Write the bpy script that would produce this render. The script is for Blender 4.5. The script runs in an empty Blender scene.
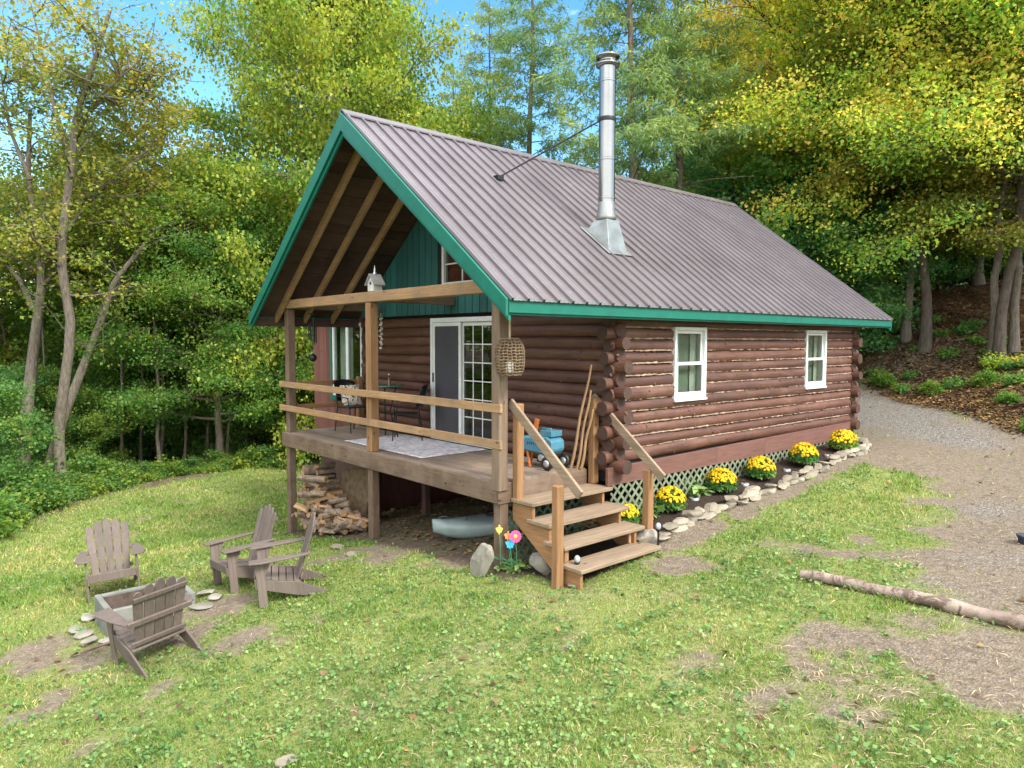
import bpy, math, random
import numpy as np
from mathutils import Matrix, Vector
R = math.radians
sc = bpy.context.scene
col = sc.collection

# ------------------------------------------------------------------ camera, sky, sun, exposure
F_PX, YAW, PITCH, ROLL = 699.739, 48.804, 3.517, 0.114
CAM = np.array([6.317, -5.325, 1.685])
_y, _t, _r = R(YAW), R(PITCH), R(ROLL)
FW = np.array([-math.sin(_y)*math.cos(_t), math.cos(_y)*math.cos(_t), -math.sin(_t)])
RT = np.array([math.cos(_y), math.sin(_y), 0.0])
UP = np.cross(RT, FW)
RT, UP = math.cos(_r)*RT+math.sin(_r)*UP, -math.sin(_r)*RT+math.cos(_r)*UP
cd = bpy.data.cameras.new('camera')
cd.sensor_width = 36.0
cd.lens = F_PX/1024*36.0
cd.clip_end = 2000
cam = bpy.data.objects.new('camera', cd)
cam.matrix_world = Matrix(((RT[0], UP[0], -FW[0], CAM[0]), (RT[1], UP[1], -FW[1], CAM[1]), (RT[2], UP[2], -FW[2], CAM[2]), (0, 0, 0, 1)))
col.objects.link(cam)
sc.camera = cam

SUN_AZ = math.atan2(0.92, 0.05)      # from +y towards +x
SUN_EL = R(44)
SUN_STRENGTH, SUN_ANGLE, SKY_STRENGTH, EXPOSURE = 1.6, 14.0, 0.15, 1.95
sd = bpy.data.lights.new('sun', 'SUN')
sd.energy = SUN_STRENGTH
sd.angle = R(SUN_ANGLE)
sd.color = (1.0, 0.94, 0.85)
sun = bpy.data.objects.new('sun', sd)
sdir = Vector((math.sin(SUN_AZ)*math.cos(SUN_EL), math.cos(SUN_AZ)*math.cos(SUN_EL), math.sin(SUN_EL)))
sun.rotation_euler = sdir.to_track_quat('Z', 'Y').to_euler()
sun.location = (0, 0, 40)
col.objects.link(sun)

w = bpy.data.worlds.new('World')
sc.world = w
w.use_nodes = True
nt = w.node_tree
bg = nt.nodes['Background']
sky = nt.nodes.new('ShaderNodeTexSky')
sky.sky_type = 'NISHITA'
sky.sun_disc = False
sky.sun_elevation = SUN_EL
sky.sun_rotation = SUN_AZ
sky.air_density = 1.2
sky.dust_density = 0.6
sky.ozone_density = 2.0
tc = nt.nodes.new('ShaderNodeTexCoord')
mp = nt.nodes.new('ShaderNodeMapping')
mp.inputs['Scale'].default_value = (1, 1, 2.4)
mp.inputs['Location'].default_value = (0.35, 0.1, 0.2)
nz = nt.nodes.new('ShaderNodeTexNoise')
nz.inputs['Scale'].default_value = 2.3
nz.inputs['Detail'].default_value = 8
nz.inputs['Roughness'].default_value = 0.55
cr = nt.nodes.new('ShaderNodeValToRGB')
cr.color_ramp.elements[0].position = 0.47
cr.color_ramp.elements[0].color = (0, 0, 0, 1)
cr.color_ramp.elements[1].position = 0.60
cr.color_ramp.elements[1].color = (1, 1, 1, 1)
mx = nt.nodes.new('ShaderNodeMix')
mx.data_type = 'RGBA'
mx.inputs[7].default_value = (6.6, 6.6, 6.7, 1)
L = nt.links.new
L(tc.outputs['Generated'], mp.inputs['Vector'])
L(mp.outputs[0], nz.inputs['Vector'])
dp = nt.nodes.new('ShaderNodeVectorMath'); dp.operation = 'DOT_PRODUCT'
dp.inputs[1].default_value = (0.75*.16, -0.66*.16, 0.10)  # clouds thickened overhead and behind the camera, added there for white fill
ad = nt.nodes.new('ShaderNodeMath'); ad.operation = 'ADD'
L(tc.outputs['Generated'], dp.inputs[0]); L(dp.outputs['Value'], ad.inputs[0]); L(nz.outputs['Fac'], ad.inputs[1])
L(ad.outputs[0], cr.inputs[0])
L(cr.outputs[0], mx.inputs[0])
hv = nt.nodes.new('ShaderNodeHueSaturation')
hv.inputs['Saturation'].default_value = 1.35
hv.inputs['Value'].default_value = .60
L(sky.outputs[0], hv.inputs['Color'])
L(hv.outputs[0], mx.inputs[6])
L(mx.outputs[2], bg.inputs[0])
bg.inputs[1].default_value = SKY_STRENGTH

sc.view_settings.view_transform = 'Standard'
sc.view_settings.look = 'None'
sc.view_settings.exposure = EXPOSURE
sc.view_settings.gamma = 1.0
sc.view_settings.use_curve_mapping = False
sc.render.engine = 'CYCLES'
sc.cycles.max_bounces = 10
sc.cycles.diffuse_bounces = 8
sc.cycles.glossy_bounces = 3
sc.cycles.transmission_bounces = 8
sc.cycles.transparent_max_bounces = 8
sc.cycles.caustics_reflective = False
sc.cycles.caustics_refractive = False
sc.cycles.use_denoising = True

# ------------------------------------------------------------------ pixel -> world helpers
def ray(px, py):
    return FW+(px-512)/F_PX*RT-(py-384)/F_PX*UP

def at_depth(px, py, d):
    return CAM+d*ray(px, py)

# ------------------------------------------------------------------ terrain height
CP = [(-6.1,0,-1.90),(-2.95,0,-1.37),(0,0,-1.07),(-6.1,1.6,-1.85),(-3,1.6,-1.1),(0,1.6,-.85),
      (.5,2.3,-.6),(.5,5,-.42),(.5,8,-.26),(.5,9.2,-.24),(-6.2,9,-1.9),(-3,9,-.9),(-2,5,-.6),(-6.2,5,-1.9),
      (1.3,.8,-1.0),(1.3,2.3,-.86),(1.4,5,-.62),(1.3,8.4,-.36)]
for q in [(170,668,7.1),(105,602,9.1),(250,592,8.6),(290,600,8.2),(0,545,14.5),(130,497,18.5),(250,471,21.5),(0,700,6.9),
          (512,760,4.75),(803,578,7.1),(1010,625,5.8),(100,760,5.4),(900,760,4.4),(868,402,19),(1024,436,13.5),(862,440,12.8),
          (940,470,11.6),(1020,530,8.3),(1000,345,21),(930,330,22),(880,300,30),(1024,300,26),(940,400,18.5),(960,360,20.5),
          (1040,370,17),(868,385,21)]:
    CP.append(tuple(at_depth(*q)))
CP += [(-25,5,-3.5),(-14,22,-2.4),(-30,-6,-3.9),(-12,-14,-2.6),(6,-12,-1.3),(14,-6,-.3),(-4,36,5.0),(8,38,7.0),(20,24,6),
       (26,6,4),(-30,30,-4),(-7,16,-1.0),(13,3,.4)]
CP = np.array(CP, float)
_X = CP[:, :2]
_n = len(CP)
def _K(r2): return np.sqrt(r2+4.0)
_A = np.zeros((_n+3, _n+3))
_A[:_n, :_n] = _K(((_X[:, None]-_X[None])**2).sum(-1))-np.eye(_n)*.15
_A[:_n, _n] = 1; _A[:_n, _n+1:] = _X; _A[_n, :_n] = 1; _A[_n+1:, :_n] = _X.T
_W = np.linalg.solve(_A, np.r_[CP[:, 2], 0, 0, 0])

def vnoise(x, y, seed=0):
    x = np.asarray(x, float); y = np.asarray(y, float)
    xi = np.floor(x).astype(np.int64); yi = np.floor(y).astype(np.int64)
    fx = x-xi; fy = y-yi
    fx = fx*fx*(3-2*fx); fy = fy*fy*(3-2*fy)
    def h(a, b):
        n = (a*374761393+b*668265263+seed*974711) & 0x7fffffff
        n = ((n ^ (n >> 13))*1274126177) & 0x7fffffff
        return ((n ^ (n >> 16)) & 0xffff)/65535.0
    return (h(xi, yi)*(1-fx)+h(xi+1, yi)*fx)*(1-fy)+(h(xi, yi+1)*(1-fx)+h(xi+1, yi+1)*fx)*fy

def fbm(x, y, s, seed=0, o=4):
    v = 0; a = .5; t = 0
    for k in range(o):
        v = v+a*vnoise(np.asarray(x)*s+17.3*k, np.asarray(y)*s-9.1*k, seed+k); t += a; a *= .5; s *= 2.03
    return v/t

def H(x, y, rough=True):
    x = np.asarray(x, float); y = np.asarray(y, float)
    out = _W[_n]+_W[_n+1]*x+_W[_n+2]*y
    for i in range(_n):
        out = out+_W[i]*_K((x-_X[i, 0])**2+(y-_X[i, 1])**2)
    if rough:
        out = out+.05*(fbm(x, y, .9, 5)-.5)
    return out

def Hs(x, y): return float(H(np.array([x]), np.array([y]))[0])

def ground(px, py):
    d = ray(px, py); s = np.arange(2, 60, .02); P = CAM+s[:, None]*d
    i = int(np.argmax(P[:, 2] < H(P[:, 0], P[:, 1])))
    return P[i]

# ------------------------------------------------------------------ node material helpers
def newmat(name):
    m = bpy.data.materials.new(name); m.use_nodes = True
    n = m.node_tree; b = n.nodes['Principled BSDF']
    return m, n, b

class NB:
    """tiny node-building helper"""
    def __init__(s, n): s.n = n
    def node(s, t, **k):
        o = s.n.nodes.new(t)
        for a, v in k.items(): setattr(o, a, v)
        return o
    def link(s, a, b): s.n.links.new(a, b)
    def noise(s, vec, scale, detail=4, rough=.5, dist=0):
        o = s.node('ShaderNodeTexNoise'); o.inputs['Scale'].default_value = scale; o.inputs['Detail'].default_value = detail
        o.inputs['Roughness'].default_value = rough; o.inputs['Distortion'].default_value = dist
        if vec is not None: s.link(vec, o.inputs['Vector'])
        return o.outputs['Fac']
    def voro(s, vec, scale, feat='F1', out='Distance', rnd=1):
        o = s.node('ShaderNodeTexVoronoi', feature=feat); o.inputs['Scale'].default_value = scale; o.inputs['Randomness'].default_value = rnd
        s.link(vec, o.inputs['Vector']); return o.outputs[out]
    def mapv(s, vec, scale=(1, 1, 1), loc=(0, 0, 0)):
        o = s.node('ShaderNodeMapping'); o.inputs['Scale'].default_value = scale; o.inputs['Location'].default_value = loc
        s.link(vec, o.inputs['Vector']); return o.outputs[0]
    def ramp(s, fac, stops, interp='LINEAR'):
        o = s.node('ShaderNodeValToRGB'); e = o.color_ramp.elements; o.color_ramp.interpolation = interp
        while len(e) < len(stops): e.new(.5)
        for k, (p, c) in enumerate(stops):
            e[k].position = p; e[k].color = (c, c, c, 1) if not hasattr(c, '__len__') else (*c, 1)
        s.link(fac, o.inputs[0]); return o.outputs[0]
    def mix(s, fac, a, b, mode='MIX'):
        o = s.node('ShaderNodeMix', data_type='RGBA', blend_type=mode)
        for k, v in ((0, fac), (6, a), (7, b)):
            if isinstance(v, (int, float)): o.inputs[k].default_value = v if k == 0 else (v, v, v, 1)
            elif isinstance(v, tuple): o.inputs[k].default_value = (*v, 1)
            else: s.link(v, o.inputs[k])
        return o.outputs[2]
    def math(s, op, a, b=0.0):
        o = s.node('ShaderNodeMath', operation=op)
        for k, v in ((0, a), (1, b)):
            if isinstance(v, (int, float)): o.inputs[k].default_value = v
            else: s.link(v, o.inputs[k])
        return o.outputs[0]
    def bump(s, h, strength=.3, dist=.02):
        o = s.node('ShaderNodeBump'); o.inputs['Strength'].default_value = strength; o.inputs['Distance'].default_value = dist
        s.link(h, o.inputs['Height']); return o.outputs[0]
    def pos(s): return s.node('ShaderNodeNewGeometry').outputs['Position']
    def obj(s): return s.node('ShaderNodeTexCoord').outputs['Object']
    def island(s): return s.node('ShaderNodeNewGeometry').outputs['Random Per Island']
    def orand(s): return s.node('ShaderNodeObjectInfo').outputs['Random']

def plain(name, c, rough=.6, metal=0, var=.15, scale=12, bump=0):
    m, n, b = newmat(name); q = NB(n); v = q.obj()
    f = q.noise(v, scale, 5, .6)
    d = tuple(max(0, x*(1-var*1.6)) for x in c); l = tuple(x*(1+var) for x in c)
    q.link(q.ramp(f, [(.3, d), (.7, l)]), b.inputs['Base Color'])
    b.inputs['Roughness'].default_value = rough; b.inputs['Metallic'].default_value = metal
    if bump: q.link(q.bump(f, bump, .01), b.inputs['Normal'])
    return m

def wood(name, c1, c2, axis, rough=.75, knots=True, stain=None, bump=.25, isl=.25):
    """long-grain wood, grain running along axis 0/1/2 of the object"""
    m, n, b = newmat(name); q = NB(n); v = q.obj()
    s = [14, 14, 14]; s[axis] = .9
    isl_ = q.island()
    off = q.node('ShaderNodeVectorMath', operation='ADD'); q.link(v, off.inputs[0])
    cmb = q.node('ShaderNodeCombineXYZ')
    for k in range(3): q.link(q.math('MULTIPLY', isl_, 7.0+k), cmb.inputs[k])
    q.link(cmb.outputs[0], off.inputs[1]); v2 = off.outputs[0]
    g = q.noise(q.mapv(v2, tuple(s)), 3.0, 7, .62, .4)
    colr = q.ramp(g, [(.28, c1), (.72, c2)])
    g2 = q.noise(q.mapv(v2, tuple(x*.18 for x in s)), 2.0, 3, .5)
    colr = q.mix(q.ramp(g2, [(.35, .0), (.75, .45)]), colr, tuple(x*.55 for x in c1))
    k3 = q.math('MULTIPLY', q.math('SUBTRACT', isl_, .5), isl*2)
    hs = q.node('ShaderNodeHueSaturation'); q.link(colr, hs.inputs['Color']); q.link(q.math('ADD', k3, 1.0), hs.inputs['Value'])
    colr = hs.outputs[0]
    if stain:
        st = q.noise(v, 2.2, 6, .65)
        colr = q.mix(q.ramp(st, [(.45, 0.0), (.72, .8)]), colr, stain)
    if knots:
        ks = [3.2, 3.2, 3.2]; ks[axis] = 1.6
        kd = q.voro(q.mapv(v2, tuple(ks)), 1.6)
        colr = q.mix(q.ramp(kd, [(.045, .85), (.10, 0.0)]), colr, tuple(x*.22 for x in c1))
    q.link(colr, b.inputs['Base Color'])
    b.inputs['Roughness'].default_value = rough
    q.link(q.bump(g, bump, .01), b.inputs['Normal'])
    return m

def leafmat(name, stops, transl=.35, nscale=.45, gloss=.12):
    """leaf colours: patches of the crown turn at different times, each leaf varies a little"""
    m, n, b = newmat(name); q = NB(n); v = q.obj()
    f = q.noise(v, nscale, 3, .55)
    isl_ = q.island()
    t = q.math('ADD', q.math('MULTIPLY', q.math('SUBTRACT', f, .5), 1.7), .5)
    t = q.math('ADD', t, q.math('MULTIPLY', q.math('SUBTRACT', isl_, .5), .55))
    t = q.math('ADD', t, q.math('MULTIPLY', q.math('SUBTRACT', q.orand(), .5), .3))
    c = q.ramp(t, stops)
    hs = q.node('ShaderNodeHueSaturation'); q.link(c, hs.inputs['Color'])
    wn = q.node('ShaderNodeTexWhiteNoise', noise_dimensions='1D'); q.link(isl_, wn.inputs['W'])
    q.link(q.math('ADD', q.math('MULTIPLY', wn.outputs['Value'], .6), .7), hs.inputs['Value'])
    c = hs.outputs[0]
    b.inputs['Roughness'].default_value = .5
    b.inputs['Specular IOR Level'].default_value = gloss*2
    q.link(c, b.inputs['Base Color'])
    tr = q.node('ShaderNodeBsdfTranslucent')
    hs2 = q.node('ShaderNodeHueSaturation'); q.link(c, hs2.inputs['Color']); hs2.inputs['Value'].default_value = 1.35; hs2.inputs['Saturation'].default_value = 1.1
    q.link(hs2.outputs[0], tr.inputs['Color'])
    ms = q.node('ShaderNodeMixShader'); ms.inputs[0].default_value = transl
    q.link(b.outputs[0], ms.inputs[1]); q.link(tr.outputs[0], ms.inputs[2])
    q.link(ms.outputs[0], n.nodes['Material Output'].inputs['Surface'])
    return m

def barkmat(name, c1, c2):
    m, n, b = newmat(name); q = NB(n); v = q.obj()
    f = q.noise(q.mapv(v, (9, 9, 2.2)), 1.8, 7, .65, .5)
    c = q.ramp(f, [(.3, c1), (.68, c2)])
    l = q.noise(v, 1.7, 4, .6)
    c = q.mix(q.ramp(l, [(.55, 0.0), (.75, .35)]), c, (.12, .13, .09))
    q.link(c, b.inputs['Base Color']); b.inputs['Roughness'].default_value = .9
    q.link(q.bump(f, .7, .04), b.inputs['Normal'])
    return m

def stonemat(name, c1, c2, scale=3.5):
    m, n, b = newmat(name); q = NB(n); v = q.obj()
    f = q.noise(v, scale, 9, .65)
    c = q.ramp(f, [(.3, c1), (.7, c2)])
    hs = q.node('ShaderNodeHueSaturation'); q.link(c, hs.inputs['Color'])
    q.link(q.math('ADD', q.math('MULTIPLY', q.orand(), .5), .72), hs.inputs['Value'])
    q.link(hs.outputs[0], b.inputs['Base Color']); b.inputs['Roughness'].default_value = .85
    q.link(q.bump(f, .6, .04), b.inputs['Normal'])
    return m

M = {}
M['log'] = None
def logmat(name, axis):
    m, n, b = newmat(name); q = NB(n); v = q.obj()
    isl_ = q.island()
    off = q.node('ShaderNodeVectorMath', operation='ADD'); q.link(v, off.inputs[0])
    cmb = q.node('ShaderNodeCombineXYZ')
    for k in range(3): q.link(q.math('MULTIPLY', isl_, 9.0+k*3), cmb.inputs[k])
    q.link(cmb.outputs[0], off.inputs[1]); v2 = off.outputs[0]
    s = [11, 11, 11]; s[axis] = .8
    g = q.noise(q.mapv(v2, tuple(s)), 2.6, 7, .6, .3)
    c = q.ramp(g, [(.3, (.053, .023, .015)), (.7, (.118, .050, .032))])
    wv = q.noise(v2, 1.3, 6, .65)
    c = q.mix(q.ramp(wv, [(.5, 0.0), (.78, .55)]), c, (.21, .115, .082))      # sun-bleached stain
    wv2 = q.noise(v, 3.1, 5, .7)
    c = q.mix(q.ramp(wv2, [(.6, 0.0), (.75, .5)]), c, (.045, .02, .016))
    ks = [4.5, 4.5, 4.5]; ks[axis] = 2.2
    kd = q.voro(q.mapv(v2, tuple(ks)), 1.35)
    c = q.mix(q.ramp(kd, [(.05, .9), (.11, 0.0)]), c, (.022, .010, .008))
    hs = q.node('ShaderNodeHueSaturation'); q.link(c, hs.inputs['Color'])
    q.link(q.math('ADD', q.math('MULTIPLY', isl_, .45), .78), hs.inputs['Value'])
    q.link(hs.outputs[0], b.inputs['Base Color']); b.inputs['Roughness'].default_value = .55
    q.link(q.bump(g, .35, .012), b.inputs['Normal'])
    return m
M['logx'] = logmat('stained_log_x', 0); M['logy'] = logmat('stained_log_y', 1)
PINE = ((.20, .112, .052), (.36, .222, .108))
ORANGE = ((.155, .078, .031), (.29, .158, .070))
GREYW = ((.095, .064, .042), (.195, .138, .094))
BROWNW = ((.070, .043, .027), (.155, .102, .066))
for k, ax in (('x', 0), ('y', 1), ('z', 2)):
    M['pine'+k] = wood('pine_'+k, *PINE, ax, stain=(.17, .12, .075))
    M['orange'+k] = wood('cedar_'+k, *ORANGE, ax)
    M['brown'+k] = wood('weathered_timber_'+k, *BROWNW, ax, stain=(.20, .15, .11))
    M['deck'+k] = wood('deck_board_'+k, (.135, .10, .074), (.245, .19, .145), ax, stain=(.30, .22, .15))
    M['grey'+k] = wood('grey_board_'+k, *GREYW, ax)
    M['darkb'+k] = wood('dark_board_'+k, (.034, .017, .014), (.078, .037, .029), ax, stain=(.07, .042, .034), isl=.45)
    M['tread'+k] = wood('tread_'+k, (.14, .098, .062), (.265, .198, .132), ax)
M['redplank'] = wood('red_plank', (.10, .035, .026), (.20, .08, .062), 2)
M['skirt'] = wood('skirt_board', (.085, .038, .029), (.15, .072, .055), 1, knots=False, bump=.15)
M['teal'] = plain('teal_trim_paint', (.0, .118, .080), .5, 0, .10, 5)
def tealsiding():
    m, n, b = newmat('teal_siding'); q = NB(n); v = q.obj()
    g = q.noise(q.mapv(v, (11, 11, .8)), 2.4, 6, .6, .3)
    c = q.ramp(g, [(.3, (.010, .062, .060)), (.7, (.022, .115, .105))])
    hs = q.node('ShaderNodeHueSaturation'); q.link(c, hs.inputs['Color'])
    q.link(q.math('ADD', q.math('MULTIPLY', q.island(), .5), .75), hs.inputs['Value'])
    q.link(hs.outputs[0], b.inputs['Base Color']); b.inputs['Roughness'].default_value = .6
    return m
M['siding'] = tealsiding()
def endmat():
    mt, n, b = newmat('log_end_grain'); q = NB(n); v = q.obj(); c = q.ramp(q.noise(v, 30, 6, .7), [(.3, (.030, .016, .011)), (.7, (.085, .043, .030))])
    c = q.mix(q.ramp(q.noise(v, 7, 5, .7, 1.5), [(.5, 0.0), (.6, .7)]), c, (.035, .02, .015)); q.link(c, b.inputs['Base Color']); b.inputs['Roughness'].default_value = .8; return mt
M['logend'] = endmat()
M['white'] = plain('white_vinyl', (.62, .64, .63), .4, 0, .06, 6)
M['chink'] = plain('chinking', (.30, .225, .17), .9, 0, .4, 7)
M['dark'] = plain('dark_void', (.012, .010, .009), .9, 0, .2)
M['black'] = plain('black_metal', (.012, .012, .013), .45, .3, .2)
M['blackplastic'] = plain('black_plastic', (.018, .018, .02), .45, 0, .2)
M['screen'] = plain('screen_mesh', (.050, .048, .058), .65, 0, .12, 3)
M['floorwood'] = plain('interior_floor', (.04, .028, .018), .6)
M['curtain'] = plain('curtain_cloth', (.72, .70, .64), .9, 0, .1, 4)
M['pane_tint_sheet'] = plain('grey_green_pane_tint', (.30, .35, .27), .9, 0, .10, 2)
M['redcurtain'] = plain('red_curtain', (.36, .09, .055), .9, 0, .2, 4)
def glassmat():
    m, n, b = newmat('window_glass'); q = NB(n)
    tr = q.node('ShaderNodeBsdfTransparent'); tr.inputs[0].default_value = (.70, .76, .73, 1)
    gl = q.node('ShaderNodeBsdfGlossy'); gl.inputs['Roughness'].default_value = .015
    fr = q.node('ShaderNodeLayerWeight'); fr.inputs[0].default_value = .5
    ms = q.node('ShaderNodeMixShader')
    q.link(q.math('ADD', q.math('MULTIPLY', q.math('POWER', fr.outputs['Facing'], 4.0), .6), .06), ms.inputs[0])
    q.link(tr.outputs[0], ms.inputs[1]); q.link(gl.outputs[0], ms.inputs[2])
    q.link(ms.outputs[0], n.nodes['Material Output'].inputs['Surface']); return m
M['glass'] = glassmat()
def roofmat():
    m, n, b = newmat('roof_metal'); q = NB(n); v = q.obj()
    f = q.noise(v, 1.1, 6, .65); f2 = q.noise(v, 5.5, 6, .7)
    c = q.ramp(f, [(.3, (.102, .087, .094)), (.7, (.150, .131, .141))])
    c = q.mix(q.ramp(f2, [(.62, 0.0), (.76, .45)]), c, (.33, .29, .30))
    q.link(c, b.inputs['Base Color'])
    b.inputs['Metallic'].default_value = .25
    q.link(q.ramp(f2, [(.3, .27), (.7, .46)]), b.inputs['Roughness'])
    return m
M['roof'] = roofmat()
M['galv'] = plain('galvanised', (.52, .52, .54), .38, .6, .12, 6)
M['steel'] = plain('stainless_steel', (.24, .245, .235), .20, 1, .07, 4)
M['flashing'] = plain('aluminium_flashing', (.26, .28, .27), .45, .75, .2, 5)
M['rope'] = plain('rope', (.42, .32, .20), .9)
M['wicker'] = plain('wicker', (.16, .11, .06), .85, 0, .35, 30)
M['stone'] = stonemat('fieldstone', (.135, .115, .082), (.29, .255, .195))
M['stonew'] = stonemat('pale_boulder', (.135, .125, .10), (.29, .27, .225))
M['concrete'] = stonemat('grey_concrete', (.11, .125, .115), (.25, .25, .22), 2.2)
M['chair'] = wood('brown_chair_resin', (.095, .073, .061), (.148, .118, .099), 2, knots=False, bump=.08, isl=.15)
M['bark'] = barkmat('bark_grey', (.055, .045, .035), (.20, .165, .13))
M['barkpale'] = barkmat('bark_pale', (.062, .050, .038), (.20, .17, .135))
M['barkdark'] = barkmat('bark_dark', (.03, .024, .018), (.105, .082, .062))
M['leaf_mid'] = leafmat('leaf_yellow_green', [(.18, (.10, .20, .035)), (.5, (.18, .27, .042)), (.85, (.37, .39, .06))], .5)
M['leaf_green'] = leafmat('leaf_green', [(.2, (.095, .215, .05)), (.5, (.17, .29, .058)), (.85, (.34, .40, .07))], .58)
M['leaf_dark'] = leafmat('leaf_dark', [(.2, (.07, .21, .09)), (.55, (.12, .29, .10)), (.9, (.26, .39, .08))], .55)
M['leaf_gold'] = leafmat('leaf_gold', [(.06, (.13, .28, .06)), (.34, (.31, .45, .075)), (.58, (.66, .63, .11)), (.82, (.80, .57, .17)), (1.0, (.80, .42, .16))], .6, .3)
M['leaf_pale'] = leafmat('leaf_pale', [(.2, (.11, .165, .035)), (.55, (.20, .24, .045)), (.85, (.38, .32, .06))], .45)
M['needle'] = leafmat('needles', [(.2, (.14, .24, .10)), (.6, (.22, .31, .10)), (.9, (.34, .37, .10))], .5)
M['shrub'] = leafmat('shrub_leaf', [(.2, (.085, .20, .06)), (.5, (.14, .27, .07)), (.85, (.29, .37, .07))], .55, .9)
M['bloom'] = leafmat('yellow_bloom', [(.2, (.60, .36, .005)), (.8, (.78, .56, .015))], .15, 6)
M['grass'] = leafmat('grass_blade', [(.12, (.105, .19, .035)), (.42, (.165, .27, .055)), (.68, (.255, .325, .08)), (.92, (.46, .40, .18))], .35, .55)
M['weed'] = leafmat('weed_leaf', [(.2, (.10, .195, .055)), (.8, (.21, .30, .10))], .25, 1.2)
M['weedb'] = leafmat('broad_weed', [(.2, (.06, .15, .045)), (.8, (.13, .23, .07))], .25, 1.2)
M['straw'] = leafmat('dry_straw', [(.2, (.27, .20, .11)), (.8, (.46, .37, .22))], .1, 2)
M['fallen'] = leafmat('fallen_leaf', [(.1, (.07, .042, .025)), (.45, (.14, .085, .045)), (.75, (.21, .135, .06)), (.95, (.30, .22, .08))], .1, 2)

# ------------------------------------------------------------------ mesh helpers
def frames(P):
    P = np.asarray(P, float); T = np.gradient(P, axis=0); T /= np.linalg.norm(T, axis=1)[:, None]+1e-9
    a = np.array([0, 0, 1.0]) if abs(T[0, 2]) < .9 else np.array([1.0, 0, 0])
    N = np.zeros_like(P); n = np.cross(T[0], a); n /= np.linalg.norm(n)
    for i in range(len(P)):
        n = n-T[i]*np.dot(n, T[i]); n /= np.linalg.norm(n)+1e-9; N[i] = n
    return T, N, np.cross(T, N)

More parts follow.
